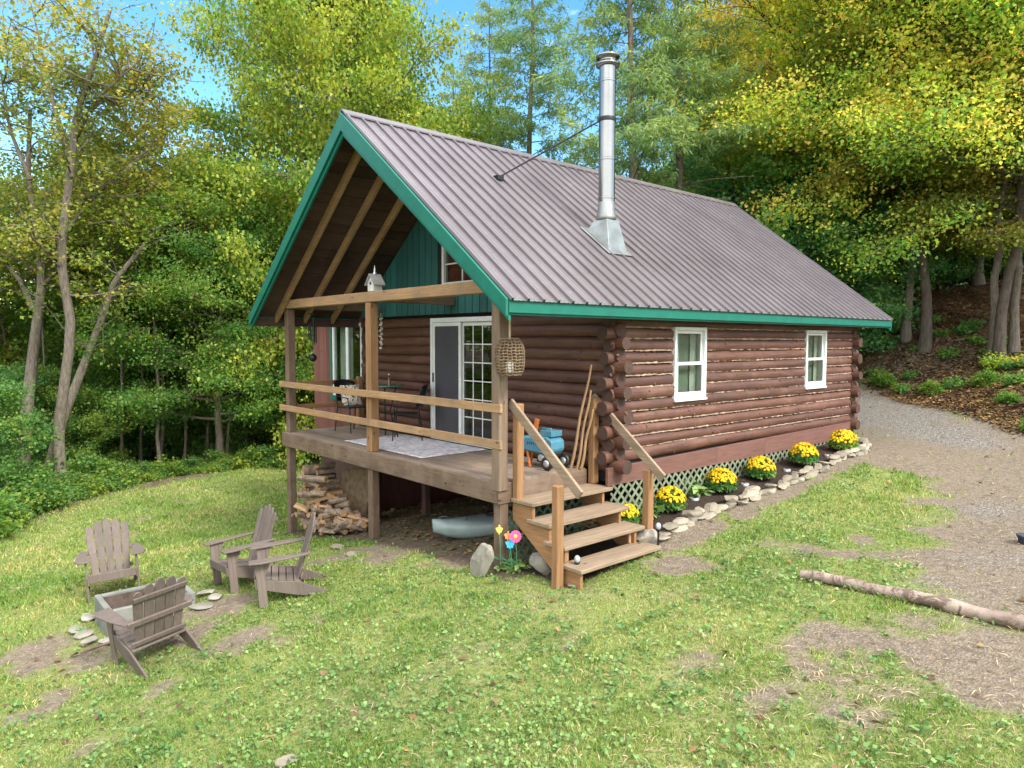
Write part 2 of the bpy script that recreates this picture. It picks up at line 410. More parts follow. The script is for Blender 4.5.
class MB:
    def __init__(s): s.v = []; s.f = []; s.mi = []; s.sm = []; s.n = 0
    def add(s, V, Fc, mi=0, smooth=False):
        V = np.asarray(V, float); s.v.append(V)
        for q in Fc: s.f.append([int(i)+s.n for i in q])
        s.mi += [mi]*len(Fc); s.sm += [smooth]*len(Fc); s.n += len(V); return s
    def hexa(s, V, mi=0):
        return s.add(V, [(0, 3, 2, 1), (4, 5, 6, 7), (0, 1, 5, 4), (1, 2, 6, 5), (2, 3, 7, 6), (3, 0, 4, 7)], mi)
    def box(s, lo, hi, mi=0):
        (x0, y0, z0), (x1, y1, z1) = lo, hi
        return s.hexa([(x0, y0, z0), (x1, y0, z0), (x1, y1, z0), (x0, y1, z0), (x0, y0, z1), (x1, y0, z1), (x1, y1, z1), (x0, y1, z1)], mi)
    def bar(s, p0, p1, wd, ht, up=(0, 0, 1), mi=0):
        """board from p0 to p1, wd across, ht along up"""
        p0 = np.array(p0, float); p1 = np.array(p1, float); t = p1-p0; t /= np.linalg.norm(t)
        u = np.array(up, float); a = np.cross(t, u); a /= np.linalg.norm(a); u = np.cross(a, t)
        a *= wd/2; u *= ht/2
        return s.hexa([p0-a-u, p0+a-u, p0+a+u, p0-a+u, p1-a-u, p1+a-u, p1+a+u, p1-a+u], mi)
    def tube(s, P, rad, n=8, mi=0, cap=True, smooth=True, sq=(1, 1), cmi=None):
        P = np.asarray(P, float); rad = np.broadcast_to(np.asarray(rad, float), (len(P),))
        T, N, B = frames(P); a = np.arange(n)*2*math.pi/n
        V = P[:, None]+rad[:, None, None]*(np.cos(a)[None, :, None]*N[:, None]*sq[0]+np.sin(a)[None, :, None]*B[:, None]*sq[1])
        m = len(P); Fc = []
        for i in range(m-1):
            for j in range(n):
                k = (j+1) % n; Fc.append((i*n+j, i*n+k, (i+1)*n+k, (i+1)*n+j))
        s.add(V.reshape(-1, 3), Fc, mi, smooth)
        if cap:
            s.add(V[0], [tuple(range(n))[::-1]], mi if cmi is None else cmi); s.add(V[-1], [tuple(range(n))], mi if cmi is None else cmi)
        return s
    def lathe(s, c, prof, n=20, mi=0, smooth=True, ax=2):
        c = np.array(c, float); a = np.arange(n)*2*math.pi/n; V = []
        for r, z in prof:
            for t in a:
                o = [r*math.cos(t), r*math.sin(t), z]
                V.append(c+np.array(o if ax == 2 else ([z, o[0], o[1]] if ax == 0 else [o[1], z, o[0]])))
        Fc = [(i*n+j, i*n+(j+1) % n, (i+1)*n+(j+1) % n, (i+1)*n+j) for i in range(len(prof)-1) for j in range(n)]
        s.add(V, Fc, mi, smooth)
        s.add(V[:n], [tuple(range(n))[::-1]], mi); s.add(V[-n:], [tuple(range(n))], mi); return s
    def prism(s, pts, axis, a, b, mi=0):
        """polygon in the two other axes, extruded from a to b along axis"""
        n = len(pts); V = []
        for t in (a, b):
            for u, v in pts: V.append((t, u, v) if axis == 0 else ((u, t, v) if axis == 1 else (u, v, t)))
        Fc = [tuple(range(n))[::-1], tuple(range(n, 2*n))]+[(i, (i+1) % n, n+(i+1) % n, n+i) for i in range(n)]
        return s.add(V, Fc, mi)
    def build(s, name, mat, parent=None, bevel=0, org=None, xf=None):
        V = np.concatenate(s.v)
        if xf is not None: V = xf(V)
        o_ = np.array(org if org is not None else (thing_loc(parent) if parent else (0, 0, 0)), float)
        me = bpy.data.meshes.new(name)
        me.from_pydata((V-o_).tolist(), [], s.f)
        for m in (mat if isinstance(mat, (list, tuple)) else [mat]): me.materials.append(m)
        me.polygons.foreach_set('material_index', s.mi); me.polygons.foreach_set('use_smooth', s.sm)
        import bmesh
        bm = bmesh.new(); bm.from_mesh(me); bmesh.ops.recalc_face_normals(bm, faces=bm.faces); bm.to_mesh(me); bm.free()
        ob = bpy.data.objects.new(name, me); col.objects.link(ob)
        if parent: ob.parent = parent
        elif org is not None: ob.location = org
        if bevel:
            b = ob.modifiers.new('edge', 'BEVEL'); b.width = bevel; b.segments = 1; b.limit_method = 'ANGLE'; b.angle_limit = R(40)
        return ob

def thing_loc(o):
    while o.parent: o = o.parent
    return np.array(o.get('_loc', (0, 0, 0)), float)

def tag(o, label, cat, group=None, kind=None):
    o['label'] = label
    if cat: o['category'] = cat
    if group: o['group'] = group
    if kind: o['kind'] = kind
    return o

def thing(name, label, cat, loc=(0, 0, 0), rz=0.0, group=None, local=True):
    """Empty at the base. local=True: parts are built in local coordinates; False: in world coordinates"""
    o = bpy.data.objects.new(name, None); col.objects.link(o); o.empty_display_size = .2
    o.location = [float(v) for v in loc]; o.rotation_euler = (0, 0, rz)
    o['_loc'] = [0.0, 0.0, 0.0] if local else [float(v) for v in loc]
    return tag(o, label, cat, group)

def copy_tree(o, parent=None):
    c = o.copy(); col.objects.link(c)
    if parent: c.parent = parent
    for ch in list(o.children): copy_tree(ch, c)
    return c

def quads_mesh(name, V, mat, k=4, smooth=False):
    """V: (n,k,3) array of k-gons"""
    n = len(V); me = bpy.data.meshes.new(name)
    me.vertices.add(n*k); me.vertices.foreach_set('co', np.ascontiguousarray(V, np.float32).ravel())
    me.loops.add(n*k); me.loops.foreach_set('vertex_index', np.arange(n*k, dtype=np.int32))
    me.polygons.add(n); me.polygons.foreach_set('loop_start', np.arange(n, dtype=np.int32)*k)
    me.materials.append(mat); me.update(calc_edges=True); me.validate()
    return me

def link(name, me, parent=None, loc=None):
    o = bpy.data.objects.new(name, me); col.objects.link(o)
    if parent: o.parent = parent
    if loc is not None: o.location = loc
    return o

def unit(a): return a/(np.linalg.norm(a, axis=-1, keepdims=True)+1e-9)

def leafquads(C, rng, Ln, wid=.42, upw=1.0, spread=.9, outward=None, droop=.25):
    """folded kite-shaped leaves at C, mostly facing up, tips hanging a little"""
    n = len(C)
    N = unit(np.array([0, 0, upw])+rng.normal(0, spread, (n, 3)))
    D = rng.normal(0, 1, (n, 3))
    if outward is not None: D = D+outward*.8
    D[:, 2] -= droop
    D = unit(D-N*(D*N).sum(-1, keepdims=True)); B = np.cross(N, D)
    l = (Ln*rng.uniform(.6, 1.3, n))[:, None]; wv = l*wid*rng.uniform(.8, 1.2, n)[:, None]
    V = np.empty((n, 4, 3))
    V[:, 0] = C; V[:, 1] = C+D*l*.42+B*wv+N*l*.10; V[:, 2] = C+D*l-N*l*.08; V[:, 3] = C+D*l*.42-B*wv+N*l*.10
    return V

# ------------------------------------------------------------------ GROUND
def blobs(x, y, L_):
    out = np.zeros_like(x)
    for cx, cy, r, a in L_: out = np.maximum(out, a*np.exp(-((x-cx)**2+(y-cy)**2)/(r*r)))
    return out
def px_blobs(L_):
    o = []
    for px, py, r, a in L_:
        g = ground(px, py); o.append((g[0], g[1], r, a))
    return o
DIRT = px_blobs([(875, 445, 1.5, 1), (910, 455, 1.5, 1), (950, 470, 1.6, 1), (985, 495, 1.6, 1), (1015, 530, 1.5, 1), (950, 505, 1.1, 1), (905, 520, .45, .7),
                 (990, 560, 1.0, 1), (1015, 590, .9, 1), (930, 560, .6, .8), (985, 650, .55, .95), (1015, 680, .5, .8), (940, 625, .35, .6), (870, 540, .35, .75),
                 (845, 555, .3, .6), (800, 545, .35, .7), (1020, 470, 1.6, 1), (690, 560, .45, .7), (735, 590, .4, .4), (660, 600, .45, .45), (790, 640, .4, .35),
                 (840, 690, .5, .35), (700, 655, .35, .4)])
DIRT += [(1.25+.12*k*.0, 1.9+.42*k, .40, .9) for k in range(15)] + [(1.75, 2.6+.5*k, .35, .65) for k in range(10)]
DIRT += px_blobs([(60, 640, .4, .6), (25, 655, .4, .6), (40, 700, .4, .45), (215, 600, .55, .7), (190, 640, .45, .6), (235, 640, .4, .5), (80, 665, .4, .5), (330, 560, .5, .45), (410, 545, .6, .6), (455, 560, .4, .5), (345, 545, .6, .55), (160, 690, .3, .4)])
DRIVE = px_blobs([(875, 402, 1.8, 1), (885, 415, 1.8, 1), (905, 430, 1.6, 1), (935, 445, 1.6, 1), (965, 462, 1.5, 1), (990, 485, 1.4, 1), (1010, 512, 1.3, 1), (1025, 550, 1.2, 1), (1040, 600, 1.1, 1), (985, 440, 1.5, 1), (1020, 450, 1.5, 1), (950, 430, 1.5, 1), (880, 440, 1.0, 1), (1000, 660, .35, .8)])
STRAW = px_blobs([(700, 640, .8, 1), (760, 690, .8, 1), (650, 600, .6, .8), (820, 720, .7, .9), (600, 680, .5, .6), (880, 700, .6, .8), (720, 560, .5, .7), (560, 740, .5, .5), (350, 700, .6, .4), (930, 740, .6, .8), (640, 730, .5, .7)])
GREEN = px_blobs([(875, 490, .75, 1), (845, 505, .7, 1), (810, 515, .65, 1), (775, 535, .6, 1), (745, 550, .5, 1), (900, 478, .5, 1), (905, 540, .4, .9), (830, 575, .5, .9), (870, 590, .4, .8), (940, 512, .35, .7), (800, 590, .5, .8)])
GRAV = px_blobs([(868, 404, 2.2, 1), (880, 415, 1.8, 1), (900, 420, 1.5, 1), (930, 432, 1.3, .9), (960, 440, 1.0, .8), (985, 510, .8, .5), (940, 590, .5, .45), (1000, 560, .6, .45)])
BANKX = [ground(*q)[:2] for q in [(866, 388), (900, 398), (945, 412), (985, 425), (1023, 437)]]
def bank_side(x, y):
    """how far up the bank beyond the drive (metres, positive inside)"""
    p = np.array(BANKX); a, b = p[0], p[-1]; t = (b-a)/np.linalg.norm(b-a); nrm = np.array([-t[1], t[0]])
    if nrm[1] < 0: nrm = -nrm
    return (x-a[0])*nrm[0]+(y-a[1])*nrm[1]
EDGE = np.array([ground(*q)[:2] for q in [(-60, 572), (2, 541), (60, 514), (130, 496), (200, 482), (262, 470)]])
def wood_side(x, y):
    """metres beyond the lawn edge on the left"""
    best = np.full(np.shape(x), -1e9)
    e = EDGE
    t = e[-1]-e[0]; t = t/np.linalg.norm(t); nrm = np.array([-t[1], t[0]])
    if nrm[0] > 0: nrm = -nrm
    s = (x-e[0, 0])*t[0]+(y-e[0, 1])*t[1]
    se = (e-e[0])@t; de = (e-e[0])@nrm
    return (x-e[0, 0])*nrm[0]+(y-e[0, 1])*nrm[1]-np.interp(s, se, de)

def masks(x, y):
    """mulch, dirt (0..1), gravel, litter"""
    n1 = fbm(x, y, 1.6, 3); n2 = fbm(x, y, 4.5, 8)
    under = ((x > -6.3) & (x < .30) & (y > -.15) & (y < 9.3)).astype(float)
    mul = ((x > .15) & (x < 1.02+.05*np.sin(y*2)) & (y > 1.75) & (y < 8.3)).astype(float)
    mul = np.maximum(mul, ((x > .0) & (x < 1.05) & (y > .12) & (y < 1.9)).astype(float))
    d = blobs(x, y, DIRT)
    d = np.maximum(d-.95*blobs(x, y, GREEN), 0)
    drv = np.clip(blobs(x, y, DRIVE)*1.9+(n2-.5)*.7-.45, 0, 1)
    d = np.clip((d*1.25+(n1-.5)*1.5+(n2-.5)*.9-.32)/.35, 0, 1)
    d = np.clip(np.maximum(d, np.clip((fbm(x, y, .8, 21)*.6+n2*.4-.62)/.12, 0, 1)*.4), 0, 1)
    d = np.clip(np.maximum(d, drv-.9*blobs(x, y, GREEN)), 0, 1)
    g = np.clip(blobs(x, y, GRAV)*1.7+(n1-.5)*.7-.35, 0, 1)
    bk = bank_side(x, y)
    lit = np.clip((bk+.2)/.5, 0, 1)*(x > -6.5)*np.clip((15-x)/5, 0, 1)
    lit = np.maximum(lit, np.clip((wood_side(x, y)-.3+(n1-.5)*2)/.8, 0, 1))
    lit = np.maximum(lit, ((y > 13.5+0*x) & (x < -3)).astype(float))
    mul = np.maximum(mul, under*.62); lit = np.maximum(lit, under*.7)  # ground under deck and cabin darkened with the mulch and litter colours
    return mul, d, g, lit

def ground_mesh():
    def axis(a, b, far0, far1, st):
        m = list(np.arange(a, b, st)); lo = []; hi = []; s = st; v = a
        while v > far0: s *= 1.22; v -= s; lo.append(v)
        s = st; v = m[-1]
        while v < far1: s *= 1.22; v += s; hi.append(v)
        return np.array(lo[::-1]+m+hi)
    ax = axis(-15, 7.5, -400, 400, .10); ay = axis(-6, 17, -400, 400, .10)
    GX, GY = np.meshgrid(ax, ay); x = GX.ravel(); y = GY.ravel()
    xc = np.clip(x, -34, 26); yc = np.clip(y, -18, 40)
    z = H(xc, yc)+.06*np.hypot(x-xc, y-yc)*(y > 0)
    mul, d, g, lit = masks(x, y)
    z = z+.012*(fbm(x, y, 9, 31)-.5)*(1-mul)+.03*(fbm(x, y, 7, 33)-.5)*np.maximum(mul, lit)
    nx, ny = len(ax), len(ay); i = np.arange((nx-1)*(ny-1)); r = i//(nx-1); c = i % (nx-1); k = r*nx+c
    Fq = np.stack([k, k+1, k+nx+1, k+nx], 1)
    me = bpy.data.meshes.new('ground')
    me.vertices.add(len(x)); me.vertices.foreach_set('co', np.stack([x, y, z], 1).astype(np.float32).ravel())
    me.loops.add(Fq.size); me.loops.foreach_set('vertex_index', Fq.astype(np.int32).ravel())
    me.polygons.add(len(Fq)); me.polygons.foreach_set('loop_start', np.arange(len(Fq), dtype=np.int32)*4)
    me.polygons.foreach_set('use_smooth', np.ones(len(Fq), bool)); me.update(calc_edges=True)
    at = me.color_attributes.new('cover', 'FLOAT_COLOR', 'POINT')
    at.data.foreach_set('color', np.stack([mul, d, g, lit], 1).astype(np.float32).ravel())
    m, n, b = newmat('ground_cover'); q = NB(n); v = q.pos()
    an = q.node('ShaderNodeAttribute', attribute_name='cover')
    sp = q.node('ShaderNodeSeparateColor'); q.link(an.outputs['Color'], sp.inputs[0])
    fine = q.noise(v, 14, 8, .7); mid = q.noise(v, 2.2, 6, .6); big = q.noise(v, .5, 4, .55); tiny = q.noise(v, 55, 4, .7)
    thatch = q.ramp(fine, [(.25, (.075, .105, .028)), (.5, (.165, .19, .06)), (.72, (.31, .28, .14))])
    thatch = q.mix(q.ramp(big, [(.35, 0.0), (.65, .55)]), thatch, (.19, .23, .055))
    soil = q.ramp(fine, [(.25, (.070, .055, .043)), (.5, (.158, .124, .094)), (.75, (.265, .218, .170))])
    soil = q.mix(q.ramp(mid, [(.4, 0.0), (.7, .5)]), soil, (.185, .145, .108))
    peb = q.voro(v, 42, out='Color'); pebd = q.voro(v, 42)
    pg = q.node('ShaderNodeRGBToBW'); q.link(peb, pg.inputs[0])
    soil = q.mix(q.math('MULTIPLY', q.ramp(pg.outputs[0], [(.66, 0.0), (.7, 1.0)]), q.ramp(pebd, [(.25, 1.0), (.5, 0.0)])), soil, (.25, .22, .185))
    grav = q.ramp(pg.outputs[0], [(.2, (.085, .080, .076)), (.5, (.20, .185, .168)), (.85, (.36, .34, .312))])
    grav = q.mix(q.ramp(pebd, [(.35, 0.0), (.7, .8)]), grav, (.10, .085, .07))
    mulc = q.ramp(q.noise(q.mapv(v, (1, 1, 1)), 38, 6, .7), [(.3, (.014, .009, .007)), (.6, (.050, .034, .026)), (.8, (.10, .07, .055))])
    lv = q.voro(v, 17, out='Color'); lvd = q.voro(v, 17)
    lb = q.node('ShaderNodeRGBToBW'); q.link(lv, lb.inputs[0])
    litt = q.ramp(lb.outputs[0], [(.2, (.065, .050, .038)), (.45, (.125, .094, .068)), (.65, (.19, .140, .095)), (.85, (.29, .215, .135))])
    litt = q.mix(q.ramp(fine, [(.45, 0.0), (.7, .75)]), litt, (.10, .078, .055))
    c = q.mix(q.math('MULTIPLY', sp.outputs[1], .96), thatch, soil)
    c = q.mix(sp.outputs[2], c, grav)
    c = q.mix(an.outputs['Alpha'], c, litt)
    c = q.mix(sp.outputs[0], c, mulc)
    q.link(c, b.inputs['Base Color']); b.inputs['Roughness'].default_value = .95
    b.inputs['Specular IOR Level'].default_value = .2
    hh = q.math('ADD', fine, q.math('MULTIPLY', tiny, .5)); hh = q.math('ADD', hh, q.math('MULTIPLY', pebd, -.6))
    q.link(q.bump(hh, .8, .03), b.inputs['Normal'])
    me.materials.append(m)
    o = link('ground', me); o['kind'] = 'structure'; o['label'] = 'sloping lawn, dirt drive and leaf covered bank'
ground_mesh()

# ------------------------------------------------------------------ CABIN
XW, PY, YR = .377, 1.615, 8.889          # right wall plane, front wall plane, rear wall plane
XL = -6.15                                # left wall plane
XC, ZR, XE, ZE, XEL = -2.83, 4.889, .727, 2.148, -6.387   # ridge, right eave, left eave
YF, YB = -.495, 9.616
SL = (ZR-ZE)/(XE-XC)
def roof_z(x): return ZR-SL*abs(x-XC)
cabin = thing('log_cabin', 'brown log cabin with a ribbed metal roof, teal trim and a covered front porch', 'cabin', (-2.8, 4.0, -1.0), local=False)
rng = random.Random(4)
LP = .162; LR = .0915
def log_wall(name, axis, fixed, a0, a1, z0, z1, mat, openings, seed, out, ext=(.03, .15), both=True, bead=True):
    """a course of round logs along axis (0: x, 1: y) whose outer face lies on plane `fixed`"""
    rr = random.Random(seed); m = MB(); bd = MB(); k = 0; z = z0+LP/2
    cpos = fixed-out*LR
    while z < z1:
        e0 = (ext[1] if k % 2 == 0 else ext[0])*rr.uniform(.75, 1.1); e1 = (ext[1] if k % 2 == 0 else ext[0])*rr.uniform(.75, 1.1)
        spans = [(a0-(e0 if both else .03), a1+e1)]
        for o0, o1, zo0, zo1 in openings:
            if zo0-LP*.2 < z < zo1+LP*.3:
                spans = [s for (s0, s1) in spans for s in ((s0, min(s1, o0)), (max(s0, o1), s1)) if s[1]-s[0] > .03]
        ph = rr.uniform(0, 9); rad = LR*rr.uniform(.94, 1.06); zz = z+rr.uniform(-.006, .006)
        for s0, s1 in spans:
            npt = max(3, int((s1-s0)/.16)); t = np.linspace(s0, s1, npt)
            rd = rad*(1+.05*np.sin(t*1.7+ph)+.035*np.sin(t*6.1+ph*2)+.02*np.array([rr.uniform(-1, 1) for _ in t]))
            P = np.zeros((npt, 3)); P[:, axis] = t; P[:, 1-axis] = cpos+.008*np.sin(t*1.1+ph); P[:, 2] = zz+.007*np.sin(t*.9+ph*1.3)
            m.tube(P, rd, 12, cmi=2)
            for _ in range(int((s1-s0)*1.6)):          # knot stubs
                i = rr.randrange(npt); an = rr.uniform(-.9, 1.0)
                c = P[i].copy(); o = np.zeros(3); o[1-axis] = out*math.cos(an); o[2] = math.sin(an)
                m.tube([c+o*rd[i]*.7, c+o*(rd[i]+rr.uniform(.003, .014))], [.026, .014], 6)
            if bead and z > z0+LP*.6:
                t = np.linspace(s0+.0, s1, max(3, int((s1-s0)/.045)))
                t = t[(t > a0+.02) & (t < a1-.02)]
                if len(t) > 2:
                    P2 = np.zeros((len(t), 3)); P2[:, axis] = t; P2[:, 1-axis] = cpos+out*(LR*.60)
                    P2[:, 2] = zz-LP/2+.013+np.array([rr.uniform(-.004, .006) for _ in t])
                    bd.tube(P2, [max(.006, rr.gauss(.0135, .0045)) for _ in t], 6)
        z += LP; k += 1
    # backing so that no light passes between the logs
    for s0, s1, q0, q1 in split_rect(a0, a1, z0-.15, z1, openings):
        lo = [0, 0, q0]; hi = [0, 0, q1]; lo[axis] = s0; hi[axis] = s1
        c0, c1 = sorted((cpos-out*.03, cpos+out*.015)); lo[1-axis] = c0; hi[1-axis] = c1
        m.box(lo, hi, 1)
    o = m.build(name, [mat, M['dark'], M['logend']], cabin)
    if bead and bd.n: bd.build('chinking', M['chink'], o)
    return o
def split_rect(a0, a1, z0, z1, op):
    if not op: return [(a0, a1, z0, z1)]
    xs = sorted({a0, a1, *[v for o in op for v in o[:2]]}); out = []
    for s0, s1 in zip(xs[:-1], xs[1:]):
        cut = [o for o in op if o[0] <= s0+1e-6 and o[1] >= s1-1e-6]
        if not cut: out.append((s0, s1, z0, z1))
        else:
            _, _, zo0, zo1 = cut[0]
            if zo0 > z0: out.append((s0, s1, z0, zo0))
            if zo1 < z1: out.append((s0, s1, zo1, z1))
    return out
WIN = [(2.90, 3.68, .86, 1.89), (6.79, 7.57, .87, 1.89)]
DOOR = (-3.70, -1.98, 0, 2.07)
log_wall('side_log_wall', 1, XW+.02, PY+.0, YR, .085, 2.0, M['logy'], WIN, 3, 1)
log_wall('front_log_wall', 0, PY, XL, XW-.0, -.03, 2.13, M['logx'], [DOOR], 5, -1, ext=(.06, .17), bead=False, both=False)
log_wall('side_log_wall', 1, XL, PY, YR, .045, 2.0, M['logy'], [], 8, -1, ext=(-.02, .02), bead=False)
log_wall('rear_log_wall', 0, YR, XL, XW, -.03, 2.13, M['logx'], [], 9, 1, bead=False)
# floor inside, rear gable and skirts
m = MB(); m.box((XL+.06, PY+.1, -.16), (XW-.06, YR-.1, -.04)); m.build('floor', M['floorwood'], cabin)
m = MB()
for y0, y1 in ((PY-.10, 4.03), (4.036, 5.45), (5.456, YR-.02)):
    t0 = .05+(y0-2.35)*.010; t1 = .05+(y1-2.35)*.010
    m.prism([(y0, -.195), (y1, -.195), (y1, t1), (y0, t0)], 0, XW-.03, XW+.018)
m.box((XW+.02, PY-.10, -.01), (XW+.033, YR-.05, .006)) if False else None
m.build('skirt_board', M['skirt'], cabin, bevel=.004)
m = MB(); m.box((XL, YR-.03, -2.2), (XW, YR, .05)); m.box((XL, PY+.1, -2.2), (XL+.03, YR-.035, .05)); m.build('foundation_skirt', M['redplank'], cabin)

def lattice(name, axis, fixed, a0, a1, zbot, ztop, out, parent, mat):
    """diagonal lattice strips, two layers, clipped to the panel"""
    m = MB(); st = .15; wd = .034
    hmax = ztop-min(zbot(a0), zbot(a1))+.05
    for lay, sg in ((0, 1), (1, -1)):
        u = a0-hmax
        while u < a1+hmax:
            pts = []
            for k in range(41):
                zz = ztop-hmax*k/40; uu = u+sg*hmax*k/40
                if a0 <= uu <= a1 and zz >= zbot(uu)-.03: pts.append((uu, zz))
            if len(pts) > 1:
                p = [0, 0, 0]; q = [0, 0, 0]; off = fixed+out*lay*.008
                p[axis] = pts[0][0]; p[2] = pts[0][1]; q[axis] = pts[-1][0]; q[2] = pts[-1][1]; p[1-axis] = q[1-axis] = off
                upv = [0, 0, 0]; upv[axis] = sg*1.0; upv[2] = 1.0
                m.bar(p, q, .007, wd, upv)
            u += st
    return m.build(name, mat, parent)
M['lattice'] = plain('lattice_green', (.155, .19, .12), .7, 0, .3, 6)
M['latticed'] = plain('lattice_dark_green', (.07, .105, .055), .7, 0, .3, 6)
lattice('lattice_panel', 1, XW+.01, PY-.05, 8.0, lambda y: Hs(XW+.05, y), -.19, 1, cabin, M['lattice'])

# gable siding: vertical boards over dark battens
def gable(y, name, opening=None):
    m = MB(); x = XL+.05; rr = random.Random(2)
    while x < XW-.02:
        x1 = x+.172
        zb = 2.135
        for (b0, b1) in ([(zb, None)] if not (opening and x1 > opening[0] and x < opening[1]) else [(zb, opening[2]), (opening[3], None)]):
            t0 = roof_z(x)-.13 if b1 is None else b1; t1 = roof_z(x1)-.13 if b1 is None else b1
            if min(t0, t1) > b0+.02 or (b1 is None and max(t0, t1) > b0+.02):
                tm = roof_z(XC)-.13
                pts = [(x, b0), (x1, b0), (x1, max(t1, b0)), (x, max(t0, b0))]
                if b1 is None and x < XC < x1: pts = [(x, b0), (x1, b0), (x1, t1), (XC, tm), (x, t0)]
                d = rr.uniform(0, .006)
                m.prism(pts, 1, y-.035-d, y-.012)
        x = x1+.016
    pts = [(XL, 2.13), (XW, 2.13), (XC, ZR-.12)]
    if opening:
        o0, o1, z0, z1 = opening
        o = m
        for p in ([(XL, 2.13), (o0, 2.13), (o0, roof_z(o0)-.12)], [(o1, 2.13), (XW, 2.13), (o1, roof_z(o1)-.12)], [(o0, 2.13), (o1, 2.13), (o1, z0), (o0, z0)],
                  [(o0, z1), (o1, z1), (o1, roof_z(o1)-.12), (XC, ZR-.12), (o0, roof_z(o0)-.12)]):
            m.prism(p, 1, y-.010, y+.05, 1)
    else: m.prism(pts, 1, y-.010, y+.05, 1)
    return m.build(name, [M['siding'], M['dark']], cabin, bevel=0)
gable(PY, 'gable_siding', (-3.36, -2.30, 2.60, 3.62))
gable(YR, 'gable_siding')

# windows --------------------------------------------------------
def window_side(y0, y1, z0, z1, lab):
    x = XW+.035; f = MB(); t = .05
    f.box((x-.14, y0, z0), (x, y0+t, z1)); f.box((x-.14, y1-t, z0), (x, y1, z1))
    f.box((x-.14, y0+t, z1-t), (x, y1-t, z1)); f.box((x-.14, y0+t, z0), (x, y1-t, z0+t))
    fr = f.build('window', M['white'], cabin, bevel=.005)
    fr['label'] = lab
    zm = (z0+z1)/2-.01; a, b = y0+t+.002, y1-t-.002
    for nm, q0, q1, xo in (('upper_sash', zm-.02, z1-t-.002, -.045), ('lower_sash', z0+t+.002, zm+.02, -.015)):
        s = MB(); tt = .042; xo = x+xo
        s.box((xo-.028, a, q0), (xo, a+tt, q1)); s.box((xo-.028, b-tt, q0), (xo, b, q1)); s.box((xo-.028, a+tt, q1-tt), (xo, b-tt, q1)); s.box((xo-.028, a+tt, q0), (xo, b-tt, q0+tt))
        s.build('sash', M['white'], fr, bevel=.003)
        g = MB(); g.box((xo-.018, a+tt, q0+tt), (xo-.012, b-tt, q1-tt)); g.build('pane', M['glass'], fr)
    s = MB(); s.box((x-.02, y0-.004, z0-.035), (x+.02, y1+.004, z0-.002)); s.build('sill', M['white'], fr, bevel=.004)
    c = MB()
    def drape(u0, u1, zt, zb):
        yy = np.linspace(u0, u1, 26); xx = x-.150+.012*np.sin(yy*60)
        V = np.concatenate([np.stack([xx, yy, np.full(26, zb)], 1), np.stack([xx, yy, np.full(26, zt)], 1)])
        c.add(V, [(i, i+1, 27+i, 26+i) for i in range(25)], 0, True)
    sh = MB(); sh.box((x-.185, y0-.02, z0-.1), (x-.175, y1+.45, z1+.03)); sh.build('pane_tint_sheet', M['pane_tint_sheet'], fr)  # grey-green sheet added behind the panes, standing in for their greenish reflection
    drape(y0+.04, y0+.30, z1, z0-.1); drape(y1-.22, y1+.16, z1, z0-.1)
    c.build('curtain', M['curtain'], fr)
window_side(*WIN[0], 'white double-hung window nearest the steps')
window_side(*WIN[1], 'white double-hung window near the rear corner')
# near-black sheet added behind the windows so that they read as an unlit interior
m = MB(); m.box((XL+.3, 4.6, -.03), (XW-.3, 4.66, 2.1)); m.build('dark_room_sheet', M['dark'], cabin)
# gable window
gx0, gx1, gz0, gz1 = -3.36, -2.30, 2.60, 3.62
f = MB(); t = .055; y = PY-.045
f.box((gx0, y, gz0), (gx0+t, y+.1, gz1)); f.box((gx1-t, y, gz0), (gx1, y+.1, gz1)); f.box((gx0+t, y, gz0), (gx1-t, y+.1, gz0+t)); f.box((gx0+t, y, gz1-t), (gx1-t, y+.1, gz1))
f.box((XC-.012, y+.03, gz0+t), (XC+.012, y+.05, gz1-t))
for k in (1, 2): f.box((gx0+t, y+.032, gz0+t+(gz1-gz0-2*t)*k/3-.012), (gx1-t, y+.048, gz0+t+(gz1-gz0-2*t)*k/3+.012))
fr = f.build('window', M['white'], cabin, bevel=.004)
fr['label'] = 'white gridded window up in the gable with red curtain'
g = MB(); g.box((gx0+t, y+.055, gz0+t), (gx1-t, y+.061, gz1-t)); g.build('pane', M['glass'], fr)
c = MB(); c.box((gx0-.02, y+.13, gz0-.02), (gx1+.02, y+.15, gz1+.02)); c.build('curtain', M['redcurtain'], fr)
